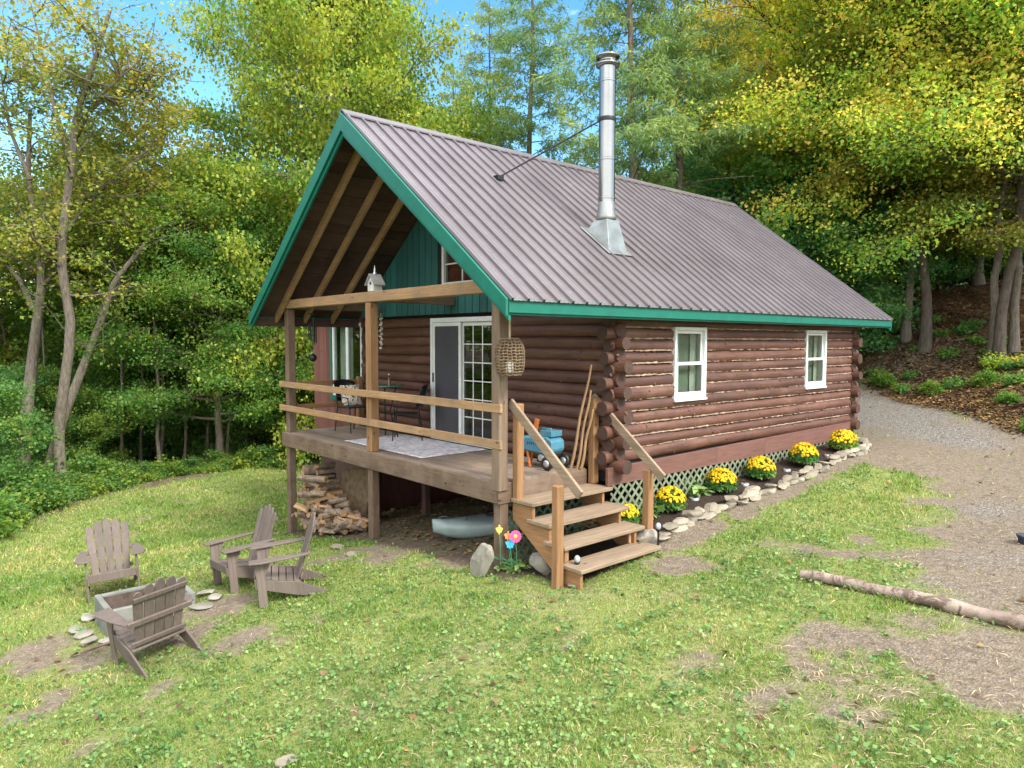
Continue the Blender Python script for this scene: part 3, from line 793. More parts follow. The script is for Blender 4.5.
# sliding door
dx0, dx1, dz1 = DOOR[0], DOOR[1], DOOR[3]; y = PY-.02; t = .055
f = MB(); f.box((dx0, y-.03, .0), (dx0+t, y+.1, dz1)); f.box((dx1-t, y-.03, 0), (dx1, y+.1, dz1)); f.box((dx0+t, y-.03, dz1-.075), (dx1-t, y+.1, dz1)); f.box((dx0+t, y-.03, .0), (dx1-t, y+.1, .05))
dr = f.build('sliding_door', M['white'], cabin, bevel=.004)
dm = -2.86
def doorleaf(a, b, yo, name, glass, grid):
    s = MB(); tt = .06; z0, z1 = .055, dz1-.08
    s.box((a, yo, z0), (a+tt, yo+.03, z1)); s.box((b-tt, yo, z0), (b, yo+.03, z1)); s.box((a+tt, yo, z1-tt), (b-tt, yo+.03, z1)); s.box((a+tt, yo, z0), (b-tt, yo+.03, z0+tt+.03))
    if grid:
        for k in (1, 2): xx = a+tt+(b-a-2*tt)*k/3; s.box((xx-.009, yo+.008, z0+tt+.03), (xx+.009, yo+.022, z1-tt))
        for k in range(1, 6): zz = z0+tt+.03+(z1-z0-2*tt-.03)*k/6; s.box((a+tt, yo+.0085, zz-.009), (b-tt, yo+.0215, zz+.009))
    s.build(name, M['white'], dr, bevel=.003)
    g = MB(); g.box((a+tt, yo+.012, z0+tt+.03), (b-tt, yo+.018, z1-tt)); g.build('screen' if not glass else 'pane', M['glass'] if glass else M['screen'], dr)
doorleaf(dx0+t+.003, dm+.02, y-.022, 'door_leaf', False, False)
doorleaf(dm-.02, dx1-t-.003, y+.022, 'door_leaf', True, True)
h = MB(); h.box((dx0+t+.02, y-.045, .98), (dx0+t+.045, y-.021, 1.14)); h.build('handle', M['blackplastic'], dr, bevel=.004)

# roof -----------------------------------------------------------
def roof_slope(side):
    """ribbed sheet metal: profile across y, extruded down the slope"""
    per = .2286; prof = []
    yy = YF
    while yy < YB-.01:
        for dy, dz in ((0, .002), (.005, .034), (.030, .034), (.038, .002), (.100, .002), (.106, .007), (.118, .007), (.124, .002), (.160, .002), (.166, .007), (.178, .007), (.184, .002)):
            if yy+dy < YB: prof.append((yy+dy, dz))
        yy += per
    prof.append((YB, .002))
    xe = XE+.05 if side > 0 else XEL-.05
    nrm = np.array([side*SL, 0, 1.0]); nrm /= np.linalg.norm(nrm)
    top = np.array([[XC, p, ZR] for p, _ in prof])+np.array([z for _, z in prof])[:, None]*nrm
    bot = np.array([[xe, p, roof_z(xe)] for p, _ in prof])+np.array([z for _, z in prof])[:, None]*nrm
    m = MB(); n = len(prof); rows = 12
    V = np.concatenate([top+(bot-top)*k/rows for k in range(rows+1)])
    m.add(V, [(r*n+i, r*n+i+1, (r+1)*n+i+1, (r+1)*n+i) for r in range(rows) for i in range(n-1)])
    return m
mr = roof_slope(1); ml = roof_slope(-1)
mr.add(np.concatenate(ml.v), [], 0); base = mr.n-ml.n
for fq in ml.f: mr.f.append([i+base for i in fq]); mr.mi.append(0); mr.sm.append(False)
roof = mr.build('roof', M['roof'], cabin)
m = MB()
for s in (1, -1):                                        # boarded deck under the metal; boards run along the ridge
    xe = XE if s > 0 else XEL; Ls = math.hypot(abs(xe-XC), ZR-ZE); nb = 22
    tdir = np.array([(xe-XC), 0, ZE-ZR]); tdir /= np.linalg.norm(tdir); nn = np.array([s*SL, 0, 1.0]); nn /= np.linalg.norm(nn)
    for k in range(nb):
        a = np.array([XC, 0, ZR])+tdir*(Ls*k/nb+.004); b_ = np.array([XC, 0, ZR])+tdir*(Ls*(k+1)/nb-.004)
        V = []
        for yq in (YF+.01, YB-.01):
            for p, d in ((a, -.034-.003*(k % 3)), (b_, -.034-.003*(k % 3)), (b_, -.006), (a, -.006)):
                q = p+nn*d; V.append((q[0], yq, q[2]))
        m.hexa(V)
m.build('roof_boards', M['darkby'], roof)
m = MB(); nn = .03                                         # ridge cap
for s in (1, -1):
    p = lambda x, o: (x, roof_z(x)+o)
    a, b_ = XC, XC+s*.10
    m.prism([(a, ZR+.052), (a, ZR+.030), (b_, roof_z(b_)+.026), (b_, roof_z(b_)+.048)], 1, YF-.02, YB+.02)
m.build('ridge_cap', M['roof'], roof)
# rake boards (two layers, front and rear) and eave fascia
for yy, dr_ in ((YF, -1), (YB, 1)):
    for s in (1, -1):
        xe = XE+.02 if s > 0 else XEL-.02
        for lay, (o0, o1, d0, d1) in enumerate(((-.005, -.215, .006, .040), (-.19, -.285, -.03, .004))):
            pts = [(XC, ZR+o0), (xe, roof_z(xe)+o0), (xe, roof_z(xe)+o1+(.03 if lay == 0 else .05)), (XC, ZR+o1-.035)]
            a, b_ = yy+dr_*d0, yy+dr_*d1
            m = MB(); m.prism(pts, 1, min(a, b_), max(a, b_)); m.build('rake_board', M['teal'], roof, bevel=.003)
m = MB()
m.box((XE-.012, YF+.006, ZE-.165), (XE+.020, YB-.006, ZE-.008)); m.box((XE-.05, YF+.0, ZE-.19), (XE-.012, YB-.0, ZE-.09)); m.build('eave_fascia', M['teal'], roof, bevel=.003)
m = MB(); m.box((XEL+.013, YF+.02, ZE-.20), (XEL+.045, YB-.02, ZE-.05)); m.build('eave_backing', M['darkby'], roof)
m = MB(); m.box((XEL-.020, YF+.006, ZE-.165), (XEL+.012, YB-.006, ZE-.008))
m.build('eave_fascia', M['teal'], roof, bevel=.003)
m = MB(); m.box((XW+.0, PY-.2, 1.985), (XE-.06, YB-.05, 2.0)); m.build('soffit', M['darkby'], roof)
# rafters under the porch overhang
for yq in (-.06, .50, 1.06):
    m = MB()
    for s in (1, -1):
        xe = XE-.08 if s > 0 else XEL+.08
        z_ = lambda x, o: ZR-SL*abs(x-XC)+o
        m.prism([(XC, ZR-.052), (xe, z_(xe, -.052)), (xe, z_(xe, -.20)), (XC, ZR-.235)], 1, yq-.03, yq+.03)
    m.build('rafter', M['pinex'], roof, bevel=.004)

# chimney --------------------------------------------------------
CX, CYY = -.52, 2.47
zc = roof_z(CX)
m = MB(); prof = [(.118, zc-.1)]
for k in range(4):
    z0_ = zc+.62+k*.55; z1_ = min(z0_+.55, 5.60)
    prof += [(.118, z0_), (.124, z0_+.006), (.124, z0_+.03), (.118, z0_+.036)]
prof += [(.118, 5.60)]
m.lathe((CX, CYY, 0), prof, 48, 0, False)
ch = m.build('chimney_pipe', M['steel'], cabin)
m = MB(); m.lathe((CX, CYY, 0), [(.118, 5.602), (.165, 5.612), (.172, 5.64), (.150, 5.65), (.120, 5.655), (.120, 5.72), (.168, 5.725), (.170, 5.75), (.10, 5.785), (.02, 5.80)], 32); m.build('cap', M['steel'], ch)
m = MB()
def rp(dx, dy, o=0.02):                                    # point on the roof plane beside the pipe
    x = CX+dx; return (x, CYY+dy, roof_z(x)+o)
A4 = [rp(-.20, -.20), rp(.24, -.20), rp(.24, .20), rp(-.20, .20)]; zt = zc+.32
B4 = [(CX-.128, CYY-.128, zt), (CX+.128, CYY-.128, zt), (CX+.128, CYY+.128, zt), (CX-.128, CYY+.128, zt)]
m.hexa(A4+B4)
PL = [rp(-.27, -.27, .026), rp(.29, -.27, .026), rp(.29, .27, .026), rp(-.27, .27, .026)]; PU = [(a, b_, c_+.012) for a, b_, c_ in PL]
m.hexa(PL+PU)
m.lathe((CX, CYY, 0), [(.126, zt-.002), (.145, zt+.01), (.150, zt+.05), (.128, zt+.12), (.121, zt+.26)], 28)
m.build('flashing', M['flashing'], ch, bevel=.004)
m = MB(); m.tube([(-1.78, 1.48, roof_z(-1.78)+.03), (CX-.1, CYY-.05, 4.86)], .012, 8); m.box((-1.84, 1.42, roof_z(-1.78)-.01), (-1.72, 1.54, roof_z(-1.78)+.055)); m.lathe((CX, CYY, 0), [(.126, 4.83), (.128, 4.84), (.128, 4.88), (.126, 4.89)], 28)
m.build('brace', M['black'], ch)

# porch ----------------------------------------------------------
m = MB(); y = .0; k = 0
while y < PY-.11:
    y1 = min(y+.138, PY-.10); cut = [-6.17, -2.4-(k % 3)*.7, .0]
    for a, b_ in zip(cut[:-1], cut[1:]): m.box((a+.002, y, -.038), (b_-.002, y1-.006, 0))
    y = y1; k += 1
porch = m.build('porch', M['deckx'], cabin, bevel=.003)
def sub(name, mat, lo, hi, par=None, bevel=.008):
    m_ = MB(); m_.box(lo, hi); return m_.build(name, mat, par or porch, bevel=bevel)
sub('rim_beam', M['brownx'], (-6.19, -.045, -.255), (.005, .0-.002, -.002))
sub('rim_beam', M['browny'], (.007, -.04, -.262), (.045, PY-.12, -.01))
sub('rim_beam', M['browny'], (-6.19, .0, -.25), (-6.15, PY, -.04))
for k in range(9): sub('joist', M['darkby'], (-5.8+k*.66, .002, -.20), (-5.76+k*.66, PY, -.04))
def post(x0, x1, y0, y1, z0, z1, mat): return sub('post', M[mat], (x0, y0, z0), (x1, y1, z1), bevel=.01)
post(-6.12, -5.97, .01, .15, .0, 2.26, 'brownz')
post(-3.13, -2.98, -.01, .13, .0, 2.26, 'orangez')
post(-.08, .07, -.055, .085, -.10, 2.26, 'greyz')
for x0, mat in ((-6.11, 'brownz'), (-3.12, 'brownz'), (-.105, 'brownz')):
    post(x0, x0+.135, .0, .13, Hs(x0, .07)-.4, -.256, mat)
for x0 in (-5.2, -3.6, -1.7, -1.0): post(x0, x0+.11, 1.30, 1.41, Hs(x0, 1.35)-.3, -.21, 'darkbz')
sub('beam', M['pinex'], (-6.17, -.02, 2.262), (-.10, .13, 2.415))
sub('beam', M['browny'], (-3.12, .132, 2.27), (-2.98, PY-.05, 2.40))
sub('beam', M['browny'], (-6.13, .132, 2.262), (-5.99, PY, 2.40))
for z0, z1 in ((.835, .94), (.405, .51)):
    m = MB(); m.box((-6.24, -.062, z0), (-2.96, -.022, z1)); m.box((-2.957, -.064, z0+.004), (.10, -.024, z1+.004)) ; m.build('rail', M['pinex'], porch, bevel=.006)
    m = MB(); m.box((-6.09, .15, z0+.01), (-6.05, 1.47, z1-.01)); m.build('rail', M['orangey'], porch, bevel=.006)
post(-6.12, -6.02, 1.45, 1.55, .0, .98, 'orangez')
lattice('lattice_panel', 1, .0, .14, 1.5, lambda y: Hs(.0, y), -.262, 1, cabin, M['latticed'])

# steps ----------------------------------------------------------
TR = [(.05, .44, -.20), (.33, .72, -.40), (.62, .97, -.60), (.88, 1.22, -.80)]
m = MB()
for yy in (.20,):
    m.prism([(.045, -.24), (.40, -.24), (.40, -.44), (.68, -.44), (.68, -.64), (.93, -.64), (.93, -.84), (1.17, -.84), (1.17, -1.06), (.93, -1.06), (.045, -.46)], 1, yy-.022, yy+.022)
stair = m.build('steps', M['orangex'], cabin, bevel=.004)
m = MB(); m.prism([(.045, -.24), (.40, -.24), (.40, -.44), (.68, -.44), (.68, -.64), (.93, -.64), (.93, -.84), (1.17, -.84), (1.17, -1.06), (.93, -1.06), (.045, -.46)], 1, 1.398, 1.442); m.build('stringer', M['orangex'], stair, bevel=.004)
for x0, x1, z in TR: sub('tread', M['tready'], (x0, .14, z-.045), (x1, 1.56, z), stair, .006)
sub('riser_block', M['pinez'], (.86, .24, -.80), (.90, .28, -.646), stair); sub('riser_block', M['pinez'], (.86, 1.34, -.80), (.90, 1.38, -.646), stair)
nw = []
for (x0, y0, z0, z1) in ((.05, .165, -.235, .94), (.05, 1.50, -.20, .94), (.86, .03, Hs(.9, .1)-.2, .10), (.90, 1.575, Hs(.9, 1.6)-.2, .10)):
    sub('newel_post', M['orangez'], (x0, y0, z0), (x0+.105, y0+.105, z1), stair, .012)
for yy in (.13, 1.59):
    m = MB(); m.bar((.03, yy+.02, .955), (1.19, yy+.02, .02), .040, .115, (0.6, 0, 1)); m.build('handrail', M['treadx'], stair, bevel=.006)

# red plank annex at the far left ----------------------------------
m = MB(); AX0, AX1, AY = -8.43, -6.21, PY+.06
wz0, wz1, wx0, wx1 = .52, 2.04, -7.50, -6.24
for s0, s1, q0, q1 in split_rect(AX0, AX1, -.45, 2.3, [(wx0, wx1, wz0, wz1)]):
    x = s0; 
    while x < s1-.01:
        x1 = min(x+.15, s1); m.box((x+.002, AY, q0), (x1-.003, AY+.04, q1)); x = x1
m.box((AX0, AY+.042, -.45), (AX0+.04, 4.4, 2.3)); m.box((AX0+.04, 4.36, -.45), (AX1, 4.4, 2.3)); m.box((AX0+.05, AY+.05, -.1), (AX1, 4.3, -.05))
for xq in (AX0+.1, AX1-.2):
    for yq in (AY+.2, 4.1): m.box((xq, yq, -2.9), (xq+.12, yq+.12, -.11))
an = m.build('annex', M['redplank'], cabin)
m = MB(); m.box((AX0+.05, AY+.10, -2.9), (AX1, AY+.13, -.452)); m.build('annex_shade_sheet', M['darkbz'], an)  # dark sheet added below the annex, standing in for shade behind the firewood
m = MB(); m.hexa([(AX0-.2, AY-.25, 2.25), (AX1, AY-.25, 2.36), (AX1, 4.6, 2.36), (AX0-.2, 4.6, 2.25), (AX0-.2, AY-.25, 2.30), (AX1, AY-.25, 2.41), (AX1, 4.6, 2.41), (AX0-.2, 4.6, 2.30)]); m.build('annex_roof', M['roof'], an)
f = MB(); t = .06
f.box((wx0, AY-.02, wz0), (wx0+t, AY+.06, wz1)); f.box((wx1-t, AY-.02, wz0), (wx1, AY+.06, wz1)); f.box((wx0+t, AY-.02, wz1-t), (wx1-t, AY+.06, wz1)); f.box((wx0+t, AY-.02, wz0), (wx1-t, AY+.06, wz0+t))
f.box((-6.92, AY-.012, wz0+t), (-6.82, AY+.05, wz1-t))
f.build('window_frame', M['white'], an, bevel=.004)
f = MB(); f.box((wx0-.08, AY-.03, wz0-.09), (wx0-.003, AY-.002, wz1+.05)); f.box((wx0-.003, AY-.05, wz0-.10), (wx1+.02, AY-.021, wz0-.004)); f.build('window_trim', M['teal'], an)
g = MB(); g.box((wx0+t, AY+.015, wz0+t), (wx1-t, AY+.021, wz1-t)); g.build('pane', M['glass'], an)
m = MB(); yy = np.linspace(wx0+.05, -6.95, 30); V = np.concatenate([np.stack([yy, AY+.16+.02*np.sin(yy*45), np.full(30, z)], 1) for z in (wz0, wz1)])
m.add(V, [(i, i+1, 31+i, 30+i) for i in range(29)], 0, True); m.build('curtain', M['curtain'], an)

# ------------------------------------------------------------------ VEGETATION
def tube_arrays(P, rad, n):
    P = np.asarray(P, float); T, N, B = frames(P); a = np.arange(n)*2*math.pi/n
    V = (P[:, None]+np.asarray(rad)[:, None, None]*(np.cos(a)[None, :, None]*N[:, None]+np.sin(a)[None, :, None]*B[:, None])).reshape(-1, 3)
    m = len(P); i = np.arange(m-1)[:, None]*n; j = np.arange(n)[None]; k = (j+1) % n
    Fq = np.stack([i+j, i+k, i+n+k, i+n+j], -1).reshape(-1, 4)
    return V, Fq
class Wood:
    def __init__(s): s.V = []; s.F = []; s.n = 0
    def tube(s, P, rad, n=6):
        V, Fq = tube_arrays(P, rad, n); s.V.append(V); s.F.append(Fq+s.n); s.n += len(V)
    def mesh(s, name, mat):
        V = np.concatenate(s.V); Fq = np.concatenate(s.F); me = bpy.data.meshes.new(name)
        me.vertices.add(len(V)); me.vertices.foreach_set('co', V.astype(np.float32).ravel())
        me.loops.add(Fq.size); me.loops.foreach_set('vertex_index', Fq.astype(np.int32).ravel())
        me.polygons.add(len(Fq)); me.polygons.foreach_set('loop_start', np.arange(len(Fq), dtype=np.int32)*4)
        me.polygons.foreach_set('use_smooth', np.ones(len(Fq), bool)); me.materials.append(mat); me.update(calc_edges=True); return me

def branch(rng, p0, d0, Ln, n=6, rise=0.0, wob=.08):
    """a wandering branch; d0 unit direction; rise bends it up (>0) or down (<0) towards the tip"""
    P = [np.array(p0, float)]; d = np.array(d0, float)
    for k in range(n):
        d = unit(d+rng.normal(0, wob, 3)+np.array([0, 0, rise/n])); P.append(P[-1]+d*Ln/n)
    return np.array(P)

def broadleaf(seed, Ht, Rc, base, r0, n_limb, nleaf, leafL, leafmat_, bark, name, flat=.62, wide=.38, e0=8, e1=62, cl=.55, trunk=None, extra=None, open_=0.0):
    rng = np.random.default_rng(seed); wd = Wood()
    k = 14; z = np.linspace(-.5, Ht*.93, k); xy = np.cumsum(rng.normal(0, Ht*.006, (k, 2)), 0); xy -= xy[0]
    tr = np.column_stack([xy, z]); rad = r0*(1-np.linspace(0, 1, k)**1.1*.93); rad[0] *= 1.5; rad[1] *= 1.12
    wd.tube(tr, rad, 9)
    cen = []; outw = []
    for i in range(n_limb):
        t = (i+.5)/n_limb*.97+rng.uniform(-.01, .01); z0 = Ht*(base+(.92-base)*t)
        p0 = np.array([np.interp(z0, z, tr[:, 0]), np.interp(z0, z, tr[:, 1]), z0])
        wv = max(.12, 1-((t-wide)/(1.02-wide if t > wide else wide+.25))**2)**.6
        Ln = Rc*wv*rng.uniform(.72, 1.18); az = i*2.39996+rng.uniform(-.5, .5); el = R(e0+(e1-e0)*t+rng.uniform(-10, 10))
        d = np.array([math.cos(az)*math.cos(el), math.sin(az)*math.cos(el), math.sin(el)])
        P = branch(rng, p0, d, Ln, 7, -.25+.2*t); rb = max(.02, r0*.42*(1-t*.6))
        wd.tube(P, rb*np.linspace(1, .12, 8), 6)
        ns = int(5+Ln*1.8)
        for j in range(ns):
            s = .22+.78*(j+rng.uniform(0, 1))/ns; ii = min(6, int(s*7)); fr = s*7-ii
            q = P[ii]*(1-fr)+P[ii+1]*fr if ii < 7 else P[-1]; tg = unit(P[min(7, ii+1)]-P[ii])
            side = unit(np.cross(tg, [0, 0, 1.0]))*(1 if j % 2 else -1)
            d2 = unit(tg*rng.uniform(.5, 1.1)+side*rng.uniform(.5, 1.1)+np.array([0, 0, rng.uniform(-.15, .35)]))
            L2 = (.22+.5*(1-s))*Ln*rng.uniform(.55, 1.0)+.35
            P2 = branch(rng, q, d2, L2, 4, -.15, .12); wd.tube(P2, rb*.28*np.linspace(1, .15, 5), 4)
            for f in ((.35, .7, 1.0) if L2 > .8 else (.55, 1.0)):
                if rng.uniform() < open_: continue
                c = P2[0]+(P2[-1]-P2[0])*f; cen.append(c+rng.normal(0, .08, 3)); outw.append(d2)
    cen = np.array(cen); outw = np.array(outw); per = max(4, int(nleaf/len(cen)))
    szs = rng.uniform(.6, 1.35, len(cen))
    C = np.repeat(cen, per, 0); O = np.repeat(outw, per, 0); S = np.repeat(szs, per)[:, None]
    C = C+rng.normal(0, 1, C.shape)*np.array([cl, cl, cl*flat])*S*.62
    V = leafquads(C, rng, leafL, .42, .8, 1.1, O, .35)
    return wd.mesh(name+'_trunk', bark), quads_mesh(name+'_crown', V, leafmat_)

def conifer(seed, Ht, Rc, base, r0, nb, nleaf, leafL, leafmat_, bark, name, dead=0.0, rise=-.3):
    rng = np.random.default_rng(seed); wd = Wood()
    k = 12; z = np.linspace(-.5, Ht, k); xy = np.cumsum(rng.normal(0, Ht*.003, (k, 2)), 0); tr = np.column_stack([xy, z])
    wd.tube(tr, r0*(1-np.linspace(0, 1, k)*.94), 9); cen = []; ow = []
    for i in range(nb):
        t = (i+.5)/nb; z0 = Ht*(base+(.98-base)*t); p0 = np.array([np.interp(z0, z, tr[:, 0]), np.interp(z0, z, tr[:, 1]), z0])
        Ln = Rc*((1-t)**.75*.92+.08)*rng.uniform(.6, 1.15); az = i*2.39996+rng.uniform(-.6, .6); el = R(rng.uniform(-5, 28))
        d = np.array([math.cos(az)*math.cos(el), math.sin(az)*math.cos(el), math.sin(el)])
        P = branch(rng, p0, d, Ln, 6, rise, .07); wd.tube(P, max(.012, r0*.16*(1-t*.7))*np.linspace(1, .15, 7), 4)
        if t < dead: continue
        ns = int(4+Ln*3.2)
        for j in range(ns):
            s = .18+.82*(j+rng.uniform(0, 1))/ns; ii = min(5, int(s*6)); q = P[ii]+(P[ii+1]-P[ii])*(s*6-ii); tg = unit(P[ii+1]-P[ii])
            side = unit(np.cross(tg, [0, 0, 1.0]))*(1 if j % 2 else -1)
            d2 = unit(tg*.7+side*rng.uniform(.5, 1)+np.array([0, 0, rng.uniform(-.7, -.05)])); L2 = (.18+.3*(1-s))*Ln*rng.uniform(.5, 1.1)+.25
            for f in np.linspace(.1, 1, max(2, int(L2/.22))): cen.append(q+d2*L2*f); ow.append(d2)
    cen = np.array(cen); ow = np.array(ow); per = max(3, int(nleaf/len(cen)))
    C = np.repeat(cen, per, 0); O = np.repeat(ow, per, 0); C = C+rng.normal(0, .07, C.shape)
    V = leafquads(C, rng, leafL, .10, .5, .8, O*1.6, .5)
    return wd.mesh(name+'_trunk', bark), quads_mesh(name+'_crown', V, leafmat_)

def bushmesh(seed, Rb, Hb, n, leafL, mat, name, stems=9, wid=.42):
    rng = np.random.default_rng(seed); wd = Wood(); cen = []; ow = []
    for i in range(stems):
        az = rng.uniform(0, 6.28); el = R(rng.uniform(35, 85)); d = np.array([math.cos(az)*math.cos(el), math.sin(az)*math.cos(el), math.sin(el)])
        P = branch(rng, (rng.normal(0, .12*Rb), rng.normal(0, .12*Rb), -.1), d, Hb*rng.uniform(.7, 1.15), 5, -.3, .12); wd.tube(P, .018*np.linspace(1, .3, 6), 4)
        for j in range(7):
            s = rng.uniform(.15, 1)*5; ii = min(4, int(s)); q = P[ii]+(P[ii+1]-P[ii])*(s-ii)
            d2 = unit(rng.normal(0, 1, 3)*np.array([1, 1, .35])); 
            for f in (.3, .65, 1.0): cen.append(q+d2*Rb*.55*f); ow.append(d2)
    cen = np.array(cen); ow = np.array(ow); cen[:, 2] = np.maximum(cen[:, 2], .05)
    per = max(3, int(n/len(cen))); C = np.repeat(cen, per, 0); O = np.repeat(ow, per, 0)
    C = C+rng.normal(0, .17*Rb, C.shape)*np.array([1, 1, .7]); C[:, 2] = np.abs(C[:, 2])
    V = leafquads(C, rng, leafL, wid, 1.0, .6, O, .3)
    return wd.mesh(name+'_stem', M['barkdark']), quads_mesh(name+'_foliage', V, mat)

def put_tree(meshes, kind, label, cat, x, y, s=1.0, rz=0.0, group=None, parts=('trunk', 'crown'), sz=None):
    t = thing(kind, label, cat, (x, y, Hs(x, y)), rz, group); t.scale = (s, s, sz or s)
    link(parts[0], meshes[0], t); link(parts[1], meshes[1], t)
    return t
ONES = 'first second third fourth fifth sixth seventh eighth ninth tenth eleventh twelfth thirteenth fourteenth fifteenth sixteenth seventeenth eighteenth nineteenth'.split()
TENS = {2: ('twentieth', 'twenty'), 3: ('thirtieth', 'thirty'), 4: ('fortieth', 'forty'), 5: ('fiftieth', 'fifty'), 6: ('sixtieth', 'sixty'), 7: ('seventieth', 'seventy'), 8: ('eightieth', 'eighty'), 9: ('ninetieth', 'ninety')}
def ordw(n):
    if n < 20: return ONES[n-1]
    return TENS[n//10][0] if n % 10 == 0 else TENS[n//10][1]+'-'+ONES[n % 10-1]
def gpx(px, d):
    """ground point below image column px at depth d"""
    p = at_depth(px, 384, d); return float(p[0]), float(p[1])

rs = random.Random(11)
# prototypes (meshes only)
MAPLE = broadleaf(1, 15, 5.6, .10, .24, 60, 180000, .115, M['leaf_mid'], M['bark'], 'maple', cl=.55)
MAPLE2 = broadleaf(2, 14, 5.0, .16, .20, 46, 90000, .12, M['leaf_green'], M['bark'], 'green_maple', cl=.55)
GOLD = broadleaf(3, 14, 5.8, .34, .16, 54, 112000, .10, M['leaf_gold'], M['barkdark'], 'gold_maple', flat=.55, cl=.6)
DARKT = broadleaf(4, 9, 4.2, .12, .14, 40, 60000, .125, M['leaf_dark'], M['barkdark'], 'dark_tree', flat=.5, cl=.5)
PALE = broadleaf(5, 15, 4.0, .30, .15, 40, 55000, .11, M['leaf_pale'], M['barkpale'], 'pale_tree', cl=.45, open_=.2)
SLIM = broadleaf(6, 10, 2.3, .32, .075, 26, 24000, .115, M['leaf_green'], M['barkpale'], 'slim_tree', cl=.4)
STEM = broadleaf(15, 11, 2.0, .58, .06, 18, 6000, .115, M['leaf_pale'], M['barkpale'], 'bare_stem', cl=.4)
SAP = broadleaf(7, 4.5, 1.7, .12, .04, 20, 18000, .10, M['shrub'], M['barkdark'], 'sapling', cl=.36)
LARCH = conifer(8, 20, 3.6, .16, .21, 96, 26000, .20, M['needle'], M['barkpale'], 'larch', dead=.30, rise=-.15)
SPRUCE = conifer(9, 14, 3.0, .05, .17, 110, 60000, .24, M['leaf_dark'], M['barkdark'], 'spruce', rise=-.4)
BUSH = bushmesh(10, 1.1, 1.5, 9000, .11, M['shrub'], 'bush')
BUSH2 = bushmesh(12, .9, 1.1, 6000, .13, M['leaf_green'], 'bush_b')
FERN = bushmesh(13, .5, .55, 600, .15, M['shrub'], 'bank_plant', 6)
GOLDB = bushmesh(14, .8, .9, 1600, .15, M['leaf_gold'], 'gold_bush')

# the big maples left of and behind the cabin
x, y = gpx(338, 25.0); put_tree(MAPLE, 'maple_tree', 'huge round yellow-green maple rising behind the left end of the porch roof', 'tree', x, y, .88, .4, sz=1.2)
x, y = gpx(215, 22.5); put_tree(MAPLE2, 'maple_tree', 'leafy green maple filling the gap between twisted pale trunks and the porch gable', 'tree', x, y, .66, 2.1)
x, y = gpx(385, 30.0); put_tree(MAPLE, 'maple_tree', 'yellow-green maple seen just above the front peak of the cabin roof', 'tree', x, y, .97, 3.3)
# larches behind the ridge
for px, d, s, lab in ((627, 21.5, 1.0, 'tall larch whose pale trunk stands just right of the chimney pipe'), (668, 22.5, 1.02, 'tall larch second to the right of the chimney, trunk clear above ridge'),
                      (525, 27, 1.05, 'feathery blue-green larch above middle of the ridge, left of the chimney'), (492, 30, .95, 'feathery larch between the roof peak maple and the blue-green larch'), (455, 33, .9, 'feathery larch half hidden by the maple above the roof peak'),
                      (705, 30, 1.05, 'far thin larch above the rear end of the ridge')):
    x, y = gpx(px, d); put_tree(LARCH, 'larch_tree', lab, 'tree', x, y, s, rs.uniform(0, 6))
# right hand side
x, y = gpx(922, 21.5); put_tree(GOLD, 'maple_tree', 'golden maple with thick dark trunk on the bank beyond the rear corner of the cabin', 'tree', x, y, 1.0, .9)
x, y = gpx(1000, 19.5); put_tree(GOLD, 'maple_tree', 'orange-tipped maple with pale clumped trunk at the right end of the bank', 'tree', x, y, .95, 4.0)
x, y = gpx(838, 24.0); put_tree(GOLD, 'maple_tree', 'yellow maple standing over the far end of the metal roof', 'tree', x, y, 1.05, 2.3)
x, y = gpx(905, 22.3); put_tree(PALE, 'slender_tree', 'slender dark stemmed tree close beside the thick golden maple trunk', 'tree', x, y, .9, 1.0)
x, y = gpx(990, 20.0); put_tree(PALE, 'slender_tree', 'thin pale stem at the left of the trunk clump on the right bank', 'tree', x, y, .8, 5.0)
x, y = gpx(1013, 20.2); put_tree(PALE, 'slender_tree', 'slender pale tree leaning beside the clumped trunk on the right bank', 'tree', x, y, .85, 2.0)
x, y = gpx(760, 25.0); put_tree(DARKT, 'dark_tree', 'dark green spreading tree just above the rear end of the ridge', 'tree', x, y, 1.05, .3)
x, y = gpx(815, 23.5); put_tree(DARKT, 'dark_tree', 'low dark green tree in front of the yellow maple beyond the far eave', 'tree', x, y, .72, 1.9)
x, y = gpx(880, 31.0); put_tree(DARKT, 'dark_tree', 'shaded dark green tree far up the bank between the maple trunks', 'tree', x, y, .8, 3.9)
x, y = gpx(715, 26.0); put_tree(SPRUCE, 'spruce_tree', 'dark spruce behind the ridge right of the two larch trunks', 'tree', x, y, .72, .0)
x, y = gpx(1090, 21.0); put_tree(GOLD, 'maple_tree', 'golden maple cut off by the right edge of the picture', 'tree', x, y, .9, 5.2)

